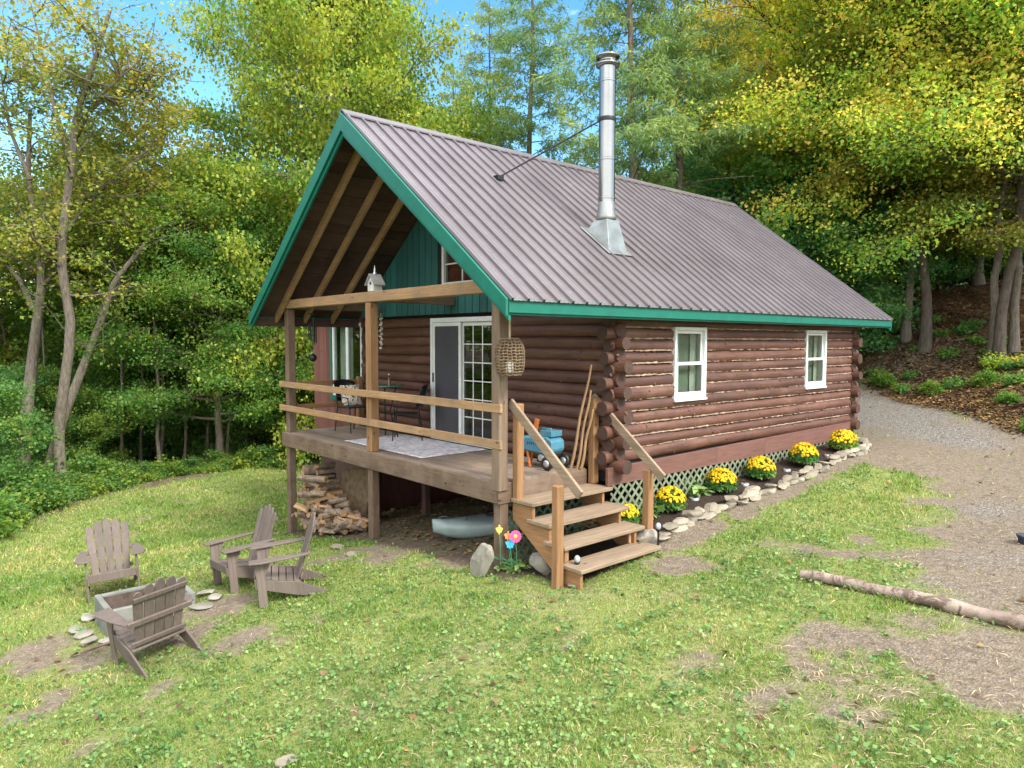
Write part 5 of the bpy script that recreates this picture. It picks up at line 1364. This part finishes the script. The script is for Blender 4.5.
# firewood under the porch's left end -------------------------------
M['cut'] = wood('cut_wood', (.24, .13, .055), (.42, .26, .13), 0, knots=False)
M['firebark'] = barkmat('firewood_bark', (.11, .075, .05), (.32, .24, .17))
def split_log(seed, kind):
    rng = np.random.default_rng(seed); m = MB(); Lg = .38; r = .062
    if kind == 'round': ang = np.linspace(0, 2*math.pi, 11)[:-1]
    else: ang = np.linspace(0, math.pi*(.45 if kind == 'wedge' else .9), 5)
    pts = [(r*rng.uniform(.88, 1.1)*math.cos(a), r*rng.uniform(.88, 1.1)*math.sin(a)) for a in ang]
    if kind != 'round': pts = [(0, 0)]+pts
    c = np.mean(pts, 0); pts = [(p[0]-c[0], p[1]-c[1]) for p in pts]; n = len(pts)
    A = [(-Lg/2+rng.uniform(-.01, .01), u, v) for u, v in pts]; B = [(Lg/2+rng.uniform(-.01, .01), u*rng.uniform(.9, 1.08), v*rng.uniform(.9, 1.08)) for u, v in pts]
    m.add(A+B, [tuple(range(n))[::-1], tuple(range(n, 2*n))], 1)
    for i in range(n):
        j = (i+1) % n; inner = kind != 'round' and (i == 0 or j == 0); m.add([A[i], A[j], B[j], B[i]], [(0, 1, 2, 3)], 1 if inner else 0)
    return m
protos = []
for k, kd in enumerate(('round', 'wedge', 'half', 'wedge', 'half', 'round')):
    o = split_log(70+k, kd).build('firewood_log', [M['firebark'], M['cut']]); protos.append(o)
used = [False]*6
def log_at(p, rz, tilt, s, label, group, k=None, roll=0):
    k = rs.randrange(6) if k is None else k
    o = protos[k] if not used[k] else protos[k].copy()
    if used[k]: col.objects.link(o)
    used[k] = True; o.location = p; o.rotation_euler = (roll, tilt, rz); o.scale = s if isinstance(s, tuple) else (s, s, s); tag(o, label, 'firewood', group)
gl = 'split grey firewood log in the heap under the left end of the porch'; n_ = 0
# stacked end-on pile behind the left post (ends seen) and a slumping heap in front of it
for row in range(12):
    for c in range(max(6, int(11-row*.45))):
        x = -5.98+c*.115+(row % 2)*.055+rs.uniform(-.02, .02); y = .46+rs.uniform(-.05, .05); z = Hs(x, y)+.06+row*.10
        if z > -.42: continue
        log_at((x, y, z), 1.57+rs.uniform(-.15, .15), rs.uniform(-.06, .06), rs.uniform(.8, 1.1), 'grey log in the stack wall behind the slumped heap under the porch', 'stacked firewood', None, rs.uniform(0, 6))
for k in range(135):
    u = rs.random(); x = -5.72+1.85*u; top = (1.0-.86*u)*rs.uniform(.02, 1.0)**.8; y = .20+rs.uniform(-.16, .14)
    log_at((x, y, Hs(x, y)+.05+max(0, top)), rs.choice([.5, 1.2, 1.57, .25, -.2])+rs.uniform(-.3, .3), rs.uniform(-.25, .3), rs.uniform(.6, 1.05), gl, 'slumped firewood heap', None, rs.uniform(0, 6))
for (x, y, z, rz, tl, sc_, kk, lab) in ((-4.92, .18, .42, .35, -.12, (1.2, 1.2, .8), 2, 'freshly split orange firewood piece on top of the heap'), (-4.80, .10, .24, .30, -.10, (1.2, 1.1, .7), 4, 'second fresh orange split log just below the topmost one'),
                                (-4.55, .06, .10, .35, -.05, (1.0, 1.3, .7), 2, 'short fresh orange split log at right foot of the heap'), (-5.35, .16, .98, .2, -.08, (2.0, 1.0, 1.0), 0, 'long grey round log laid across the top of the heap'), (-5.62, .30, 1.12, 1.4, 0, (1.0, 1.7, 1.7), 5, 'thick round log with pale cut end high in the stack'),
                                (-4.95, .12, .62, .45, -.3, (1.6, .8, .8), 3, 'slim weathered split log sloping down the heap')):
    log_at((x, y, Hs(x, y)+z), rz, tl, sc_, lab, None, kk, .4)
m = MB(); m.hexa([(-5.5, .62, -1.85), (-4.5, .66, -1.7), (-4.5, .68, -1.7), (-5.5, .64, -1.85), (-5.2, .66, -.66), (-4.2, .72, -.52), (-4.2, .74, -.52), (-5.2, .68, -.66)])
o = m.build('plywood_sheet', plain('plywood', (.15, .105, .055), .8, 0, .3, 9), None, org=(-4.7, .8, -1.45)); tag(o, 'brown plywood sheet standing behind the firewood heap under the deck', 'board')

# fallen birch pole
e0, e1 = np.array(ground(806, 580)), np.array(ground(1046, 634)); n_ = 22; t_ = np.linspace(-.02, 1, n_); P = e0+(e1-e0)*t_[:, None]; P[:, 2] = H(P[:, 0], P[:, 1])+.05+.008*np.sin(t_*14)
P[:, 0] += .02*np.sin(t_*9); m = MB(); m.tube(P, .052+.012*t_+.004*np.sin(t_*31), 12)
def birch():
    mt, n, b = newmat('birch_pole_bark'); q = NB(n); v = q.obj(); f = q.noise(v, 5, 7, .6); c = q.ramp(f, [(.3, (.17, .12, .092)), (.65, (.33, .26, .21))])
    f2 = q.noise(v, 6.5, 6, .75, 1.2); c = q.mix(q.ramp(f2, [(.49, 0.0), (.56, .9)]), c, (.10, .065, .048)); f3 = q.voro(v, 3.2); c = q.mix(q.ramp(f3, [(.06, .9), (.12, 0.0)]), c, (.06, .04, .03))
    q.link(c, b.inputs['Base Color']); b.inputs['Roughness'].default_value = .8; q.link(q.bump(f2, .5, .02), b.inputs['Normal']); return mt
o = m.build('fallen_log', birch(), None, org=P[8]); tag(o, 'long pale barked pole lying across the dirt at the right', 'log')
g = ground(1021, 544); t = thing('tub', 'small dark blue-black tub at the right picture edge on the drive', 'tub', (g[0]+.04, g[1]+.03, Hs(g[0], g[1])))
m = MB(); m.lathe((0, 0, 0), [(.07, 0), (.085, .07), (.095, .085), (.095, .10), (.08, .10), (.065, .03), (.01, .03)], 18); m.build('bowl', plain('tub_plastic', (.02, .028, .045), .4), t)

# on the porch -------------------------------------------------------
def rugmat():
    mt, n, b = newmat('patterned_rug'); q = NB(n); v = q.obj(); c = q.ramp(q.noise(v, 9, 5, .6), [(.35, (.36, .34, .37)), (.6, (.62, .60, .60))])
    c = q.mix(q.ramp(q.voro(q.mapv(v, (1, 1.4, 1)), 7), [(.14, .9), (.26, 0.0)]), c, (.42, .13, .10)); c = q.mix(q.ramp(q.noise(v, 6, 4, .6, 1), [(.56, 0.0), (.62, .7)]), c, (.24, .26, .38))
    c = q.mix(q.ramp(q.noise(v, 60, 3, .5), [(.4, 0.0), (.8, .4)]), c, (.62, .60, .60)); q.link(c, b.inputs['Base Color']); b.inputs['Roughness'].default_value = .95; return mt
m = MB(); nx, ny = 36, 16; V = [(-4.30+2.30*i/nx, .24+1.22*j/ny, .006+.004*vnoise(i*.5, j*.5)) for j in range(ny+1) for i in range(nx+1)]
m.add(V, [(j*(nx+1)+i, j*(nx+1)+i+1, (j+1)*(nx+1)+i+1, (j+1)*(nx+1)+i) for j in range(ny) for i in range(nx)], 0, True)
o = m.build('rug', rugmat(), None, org=(-3.1, .8, 0)); tag(o, 'pale blue-grey rug with red pattern on the porch boards', 'rug')
so = o.modifiers.new('thick', 'SOLIDIFY'); so.thickness = .008; so.offset = 1
# bistro table and chairs
t = thing('bistro_table', 'round green glass bistro table on black legs behind the middle post', 'table', (-4.30, 1.02, 0))
m = MB(); m.lathe((0, 0, 0), [(.33, .895), (.34, .90), (.34, .91), (.33, .915)], 30); m.build('table_top', plain('green_glass', (.05, .16, .13), .12), t)
for k in range(3):
    a = k*2.094+.5; m = MB(); m.tube([(.26*math.cos(a), .26*math.sin(a), 0.005), (.10*math.cos(a), .10*math.sin(a), .45), (.22*math.cos(a), .22*math.sin(a), .893)], .012, 7); m.build('leg', M['black'], t)
t2 = thing('bottle', 'small brown bottle standing on the bistro table', 'bottle', (-4.12, 1.0, .916)); m = MB(); m.lathe((0, 0, 0), [(.035, 0), (.036, .08), (.014, .12), (.013, .17), (.016, .172), (.015, .18)], 14); m.build('body', plain('brown_glass', (.10, .05, .015), .1), t2); m = MB(); m.lathe((0, 0, .181), [(.016, 0), (.016, .02), (.01, .022)], 12); m.build('lid', M['galv'], t2)
def bistro_chair(label, x, y, f):
    t = thing('bistro_chair', label, 'chair', (x, y, 0), math.atan2(f[0], -f[1]), 'black porch chairs'); b = M['black']
    m = MB(); V = [(-.21, -.21, .45), (.21, -.21, .45), (.20, .20, .44), (-.20, .20, .44)]; m.hexa(V+[(a, c, z+.025) for a, c, z in V]); m.build('seat', b, t, bevel=.01)
    m = MB(); u = np.linspace(-.23, .23, 11); vs = np.linspace(.56, .96, 7)
    V = [(uu, .235+.10*(vv-.56)/.4+.02-.10*(uu/.23)**2, vv-.05*(uu/.23)**2*(1 if vv > .8 else -.5)) for vv in vs for uu in u]
    V2 = [(a, c+.014, z) for a, c, z in V]; nf = len(V); Fq = [(r*11+c, r*11+c+1, (r+1)*11+c+1, (r+1)*11+c) for r in range(6) for c in range(10)]
    m.add(V+V2, Fq+[tuple(i+nf for i in q)[::-1] for q in Fq]+[(c, c+1, nf+c+1, nf+c) for c in range(10)]+[(66+c, 67+c, nf+67+c, nf+66+c) for c in range(10)]+[(r*11, (r+1)*11, nf+(r+1)*11, nf+r*11) for r in range(6)]+[(r*11+10, (r+1)*11+10, nf+(r+1)*11+10, nf+r*11+10) for r in range(6)], 0, True); m.build('backrest', b, t)
    for sx in (-1, 1):
        m = MB(); m.tube([(sx*.21, -.23, .0), (sx*.20, -.19, .45)], .011, 7); m.build('leg', b, t)
        m = MB(); m.tube([(sx*.21, .27, .0), (sx*.20, .19, .45), (sx*.19, .235, .60), (sx*.16, .29, .85)], .011, 7); m.build('leg', b, t)
        m = MB(); m.tube([(sx*.205, -.19, .44), (sx*.25, -.20, .64), (sx*.25, .02, .66), (sx*.20, .24, .66)], .011, 7); m.build('armrest', b, t)
bistro_chair('black bistro chair holding a pale cushion, left of the green table', -5.38, .98, (1, .12)); bistro_chair('black bistro chair against the log wall right of the green table', -3.75, 1.12, (-.6, -.8))
m = MB(); V = []
for i in range(9):
    for j in range(9):
        u, v = i/4-1, j/4-1; th_ = .07*(1-u**4)*(1-v**4); V.append((u, v, th_))
nV = len(V); Fq = [(i*9+j, i*9+j+1, (i+1)*9+j+1, (i+1)*9+j) for i in range(8) for j in range(8)]
Vc = np.array(V); a_, b_, c_ = np.array([0, 1, 0]), unit(np.array([-.28, 0, .95])), unit(np.array([.95, 0, .28]))
def cush(V, s): return V[:, :1]*.20*a_+V[:, 1:2]*.19*b_+s*V[:, 2:]*c_
m.add(np.concatenate([cush(Vc, 1), cush(Vc, -1)]), Fq+[tuple(k+nV for k in q)[::-1] for q in Fq], 0, True)
def cushmat():
    mt, n, b = newmat('cushion_print'); q = NB(n); v = q.obj(); c = q.ramp(q.noise(v, 11, 2, .5, 1.5), [(.52, (.62, .56, .47)), (.56, (.03, .03, .035))]); q.link(c, b.inputs['Base Color']); b.inputs['Roughness'].default_value = .9; return mt
o = m.build('cushion', cushmat(), None, org=(0, 0, 0)); o.location = (-5.44, .98, .675); tag(o, 'cream cushion with black print propped in the left bistro chair', 'cushion')

# blue machine on orange legs
t = thing('shop_machine', 'blue wheeled machine with orange legs parked against the log wall by the steps', 'machine', (-.42, 1.10, 0), R(6)); t.scale = (.87, .87, .87); bl = plain('blue_paint', (.06, .19, .27), .5, 0, .12, 6); og = plain('orange_paint', (.45, .13, .035), .5)
m = MB(); m.prism([(-.33, .26), (-.36, .36), (-.33, .46), (.22, .50), (.33, .44), (.34, .30), (.27, .22)], 1, -.15, .15); bd = m.build('body', bl, t, bevel=.02)
for k in range(8): m = MB(); m.prism([(-.16+k*.042, .36), (-.15+k*.042, .36), (-.14+k*.042, .40), (-.15+k*.042, .40)], 1, -.156, -.149); m.build('vent', M['black'], bd)
m = MB(); m.box((.08, -.13, .50), (.30, .13, .585)); m.tube([(.10, -.10, .58), (.10, -.10, .62), (.28, -.10, .62), (.28, -.10, .58)], .012, 6); m.build('engine_housing', bl, t, bevel=.015)
m = MB(); m.lathe((0, 0, 0), [(.05, -.10), (.06, -.09), (.06, .09), (.05, .10)], 16, ax=1); o = m.build('motor', M['galv'], t); o.location = (.08, -.02, .165)
m = MB(); m.box((.0, -.12, .10), (.30, .12, .135)); m.build('chassis', M['black'], t, bevel=.008)
for s_ in (-1, 1):
    m = MB(); m.lathe((0, 0, 0), [(.06, -.025), (.10, -.022), (.11, 0), (.10, .022), (.06, .025)], 22, ax=1); wh = m.build('wheel', M['blackplastic'], t); wh.location = (.28, s_*.20, .11)
    m = MB(); m.lathe((0, 0, 0), [(.012, -.03), (.055, -.028), (.055, .028), (.012, .03)], 16, ax=1); m.build('rim', M['galv'], wh)
    m = MB(); m.bar((-.24, s_*.11, .28), (-.36, s_*.15, .0), .035, .03, (0, 1, 0)); m.build('leg', og, t, bevel=.004)
    m = MB(); m.bar((-.20, s_*.11, .28), (-.10, s_*.15, .0), .035, .03, (0, 1, 0)); m.build('leg', og, t, bevel=.004)
m = MB(); m.bar((-.26, .12, .42), (-.20, .13, .72), .07, .05, (0, 1, 0)); m.build('chute', og, t, bevel=.006)
m = MB(); m.tube([(-.35, -.02, .37), (-.46, -.02, .36), (-.46, -.02, .32)], .012, 8); m.build('tow_hitch', M['galv'], t)

# walking sticks in the corner
for (b0, t0, lab) in (((-.10, 1.33, 0), (.22, 1.36, 1.38), 'tall peeled stick leaning in the log corner, leftmost of the three'), ((-.03, 1.38, 0), (.18, 1.40, 1.05), 'brown stick leaning in the log corner between the other two'), ((.02, 1.40, 0), (.20, 1.42, .80), 'short peeled stick leaning in the log corner behind the newel post')):
    b0, t0 = np.array(b0), np.array(t0); tt = np.linspace(0, 1, 9); P = b0+(t0-b0)*tt[:, None]; P[:, 0] += .012*np.sin(tt*9); m = MB(); m.tube(P-b0, np.linspace(.022, .014, 9), 7); o = m.build('walking_stick', M['pinez'], None, org=(0, 0, 0)); o.location = b0; tag(o, lab, 'stick', 'sticks leaning in the corner')

# birdhouse on the beam
t = thing('birdhouse', 'pale grey birdhouse with a pitched roof and little spire on the porch beam', 'birdhouse', (-2.93, .05, 2.416)); pw = plain('birdhouse_paint', (.46, .46, .43), .7, 0, .15, 8)
m = MB(); m.prism([(-.085, 0), (.085, 0), (.085, .13), (0, .24), (-.085, .13)], 1, -.075, .075); m.build('house', pw, t, bevel=.004)
m = MB()
for s_ in (-1, 1): m.prism([(0, .262), (s_*.13, .105), (s_*.13, .088), (0, .244)], 1, -.10, .10)
m.build('roof', plain('birdhouse_roof', (.30, .29, .27), .7), t); m = MB(); m.lathe((0, 0, .25), [(.025, 0), (.03, .02), (.012, .05), (.016, .07), (.006, .11), (.002, .14)], 10); m.build('spire', M['galv'], t)
m = MB(); m.lathe((0, 0, 0), [(.024, -.079), (.024, -.074)], 14, ax=1); o = m.build('entrance', M['black'], t); o.location = (0, 0, .12)
# wicker lantern
t = thing('wicker_lantern', 'round woven wicker lantern hanging by a rope from the eave at the corner post', 'lantern', (.26, -.06, 1.29), 0)
m = MB(); zs = np.linspace(0, .43, 15); prof = lambda z:   .15*max(.0, (1-abs((z-.20)/.255)**3.2))**.6+.02
for k in range(22):
    a = k*2*math.pi/22
    for off in (0,): m.tube([(prof(z)*math.cos(a+.04*math.sin(z*40)), prof(z)*math.sin(a+.04*math.sin(z*40)), z) for z in zs], .0065, 5)
for z in np.linspace(.01, .42, 13): th_ = np.linspace(0, 2*math.pi, 29); m.tube(np.stack([(prof(z)+.003)*np.cos(th_), (prof(z)+.003)*np.sin(th_), z+.006*np.sin(th_*11)], 1), .0075, 5, cap=False)
m.build('basket', M['wicker'], t); m = MB(); m.lathe((0, 0, .03), [(.045, 0), (.045, .12), (.04, .125), (.004, .126)], 16); m.build('candle', M['white'], t)
m = MB(); m.tube([(0, 0, .42), (.004, 0, .55), (0, 0, .705)], .013, 7); m.build('rope', M['rope'], t)
# wind chimes
t = thing('wind_chime', 'black tube wind chime hanging behind the left porch post', 'wind chime', (-5.62, .32, 1.30))
m = MB(); m.lathe((0, 0, .86), [(.075, 0), (.08, .01), (.075, .02), (.01, .022)], 16); m.tube([(0, 0, .88), (0, 0, 1.02)], .004, 5); m.tube([(0, 0, .86), (0, 0, .1)], .003, 5); m.build('hanger', M['black'], t)
for k in range(6): a = k*math.pi/3; m = MB(); m.tube([(.065*math.cos(a), .065*math.sin(a), .80-.06*k*.5), (.065*math.cos(a), .065*math.sin(a), .30+.035*k)], .012, 8); m.build('tube', M['black'], t)
m = MB(); m.lathe((0, 0, 0), [(.01, .0), (.06, .03), (.075, .075), (.06, .12), (.01, .15)], 14); m.build('sail', M['black'], t)
t = thing('wind_chime', 'pale shell wind chime hanging just left of the middle porch post', 'wind chime', (-3.25, .30, 1.45)); m = MB(); m.lathe((0, 0, .66), [(.06, 0), (.07, .03), (.03, .06), (.005, .07)], 14); m.tube([(0, 0, .72), (0, 0, .95)], .004, 5); m.build('hanger', plain('driftwood', (.10, .08, .06), .8), t)
for k in range(4):
    a = k*1.57; m = MB(); m.tube([(.05*math.cos(a), .05*math.sin(a), .66), (.05*math.cos(a), .05*math.sin(a), .1+.06*k)], .003, 4)
    for j in range(6): zz = .12+.06*k+j*.09*(1-.1*k); m.lathe((.05*math.cos(a), .05*math.sin(a), zz), [(.004, -.02), (.022, -.008), (.022, .008), (.004, .02)], 9)
    m.build('shell_string', plain('shell', (.55, .52, .46), .5), t)
# small stones scattered on the lawn
for px, lab in (((278, 536), 'small white stone in the grass left of the wood heap'), ((338, 549), 'small white stone in front of the middle porch support'), ((352, 556), 'pale flat stone in the grass right of the white one'), ((572, 588), 'flat pale stone under the left newel post of the steps'), ((288, 765), 'grey flat stone at the bottom picture edge')):
    g = ground(*px); put_rock(RK[rs.randrange(8)], M['stonew'], 'stone', lab, 'stone', g[0], g[1], Hs(g[0], g[1])+.02, rs.uniform(0, 6), rs.uniform(.5, .9))

# ------------------------------------------------------------------ GRASS, WEEDS, STRAW, LEAVES (stuff)
def cam_dist(x, y): return np.hypot(x-CAM[0], y-CAM[1])
HULL = []
def lawn_points(n, seed, dmin=3.2, dmax=24, p=1.55):
    rng = np.random.default_rng(seed)
    dd = dmin*(dmax/dmin)**(rng.uniform(0, 1, n)**1.0)
    dd = (dmin**(2-p)+(dmax**(2-p)-dmin**(2-p))*rng.uniform(0, 1, n))**(1/(2-p))
    yaw0 = R(YAW); a = yaw0+rng.uniform(-R(58), R(50), n)
    x = CAM[0]-np.sin(a)*dd; y = CAM[1]+np.cos(a)*dd
    return x, y, dd, rng
def lawn_ok(x, y, rng, thin=True):
    mul, d, g, lit = masks(x, y); keep = (1-mul)*(1-.98*d)**1.6*(1-.99*g)*(1-.95*lit)
    und = (x > -6.3) & (x < .3) & (y > -.1) & (y < 9.3); keep = keep*(1-und)
    keep = keep*np.where((x > -4.1) & (x < -1.9) & (y > -4.2) & (y < -2.7), .5, 1)
    return keep > rng.uniform(0, 1, len(x))
def grass():
    x, y, dd, rng = lawn_points(650000, 5, p=1.75)
    ok = lawn_ok(x, y, rng) & (fbm(x, y, 2.6, 51)+.30*rng.uniform(-1, 1, len(x)) > .34); x, y, dd = x[ok], y[ok], dd[ok]; n = len(x)
    z = H(x, y); tuft = np.clip((fbm(x, y, 2.1, 61)-.42)*3, .0, 1)
    gm = blobs(x, y, GREEN)
    h = rng.uniform(.016, .044, n)*(1+.9*tuft+.1*gm)*np.clip(dd/9, .85, 1.5); wd_ = rng.uniform(.0035, .0065, n)*np.clip(dd/7, .8, 2.6)
    az = rng.uniform(0, 6.283, n); lean = rng.uniform(.2, 1.0, n)*h; la = rng.uniform(0, 6.283, n)
    bx, by = np.cos(az)*wd_, np.sin(az)*wd_; lx, ly = np.cos(la)*lean, np.sin(la)*lean
    V = np.empty((n, 4, 3)); P = np.stack([x, y, z-.006], 1)
    V[:, 0] = P-np.stack([bx, by, 0*bx], 1); V[:, 1] = P+np.stack([bx, by, 0*bx], 1)
    V[:, 2] = P+np.stack([lx*.5+bx*.7, ly*.5+by*.7, h*.62], 1); V[:, 3] = P+np.stack([lx, ly, h], 1)
    o = link('grass', quads_mesh('grass', V, M['grass'])); tag(o, 'short patchy green grass of the sloping lawn', None, kind='stuff')
    x, y, dd, rng = lawn_points(62000, 9, p=1.6)
    ok = lawn_ok(x, y, rng) & (fbm(x, y, .8, 71)*.5+fbm(x, y, 4, 73)*.5+.25*rng.uniform(-1, 1, len(x)) > .56); x, y, dd = x[ok], y[ok], dd[ok]; n = len(x)
    k = 3; C = np.repeat(np.stack([x, y, H(x, y)+.025], 1), k, 0); C[:, :2] += rng.normal(0, .028, (n*k, 2)); C[:, 2] += rng.uniform(-.012, .03, n*k)
    V = leafquads(C, rng, .034, .46, 1, .6); o = link('weeds', quads_mesh('weeds', V, M['weed'])); tag(o, 'low broad leaved weeds and clover in the lawn', None, kind='stuff')
    x, y, dd, rng = lawn_points(2600, 23, p=1.5)
    ok = lawn_ok(x, y, rng) & (fbm(x, y, .9, 91) > .46); x, y = x[ok], y[ok]; n = len(x); k = 7
    C = np.repeat(np.stack([x, y, H(x, y)+.02], 1), k, 0); C[:, :2] += rng.normal(0, .022, (n*k, 2)); C[:, 2] += rng.uniform(0, .03, n*k)
    V = leafquads(C, rng, np.repeat(rng.uniform(.022, .055, n), k), .32, 1, .5, None, -.1); o = link('weeds', quads_mesh('broad_weeds', V, M['weedb'])); tag(o, 'clumps of broad dark green weeds in the lawn', None, kind='stuff')
    x, y, dd, rng = lawn_points(60000, 15, p=1.6); mul, d, g, lit = masks(x, y)
    ok = (mul < .3) & (lit < .4) & (d*.22+.08+.9*blobs(x, y, STRAW)*(fbm(x, y, 2.2, 81) > .42) > rng.uniform(0, 1.2, len(x))); x, y = x[ok], y[ok]; n = len(x)
    C = np.stack([x, y, H(x, y)+.012], 1); V = leafquads(C, rng, .10, .035, 2.5, .35, None, 0); o = link('straw', quads_mesh('straw', V, M['straw'])); tag(o, 'dry straw scattered over bare patches of the lawn', None, kind='stuff')
    rng = np.random.default_rng(77); n = 90000
    px = rng.uniform(850, 1080, n); d = 12+18*rng.uniform(0, 1, n); P = CAM[None]+d[:, None]*np.array([ray(a, 384) for a in px]); x, y = P[:, 0], P[:, 1]
    ok = masks(x, y)[3] > rng.uniform(.25, 1, n); x, y = x[ok], y[ok]
    x2, y2, _, r2 = lawn_points(700, 19, p=1.2); x = np.r_[x, x2]; y = np.r_[y, y2]
    xu = rng.uniform(-6, 0, 1300); yu = rng.uniform(.1, 3, 1300); x = np.r_[x, xu]; y = np.r_[y, yu]
    C = np.stack([x, y, H(x, y)+.02], 1); V = leafquads(C, rng, .075, .42, 2.0, .5, None, 0); o = link('fallen_leaves', quads_mesh('fallen_leaves', V, M['fallen'])); tag(o, 'brown fallen leaves on the bank and drive', None, kind='stuff')
grass()
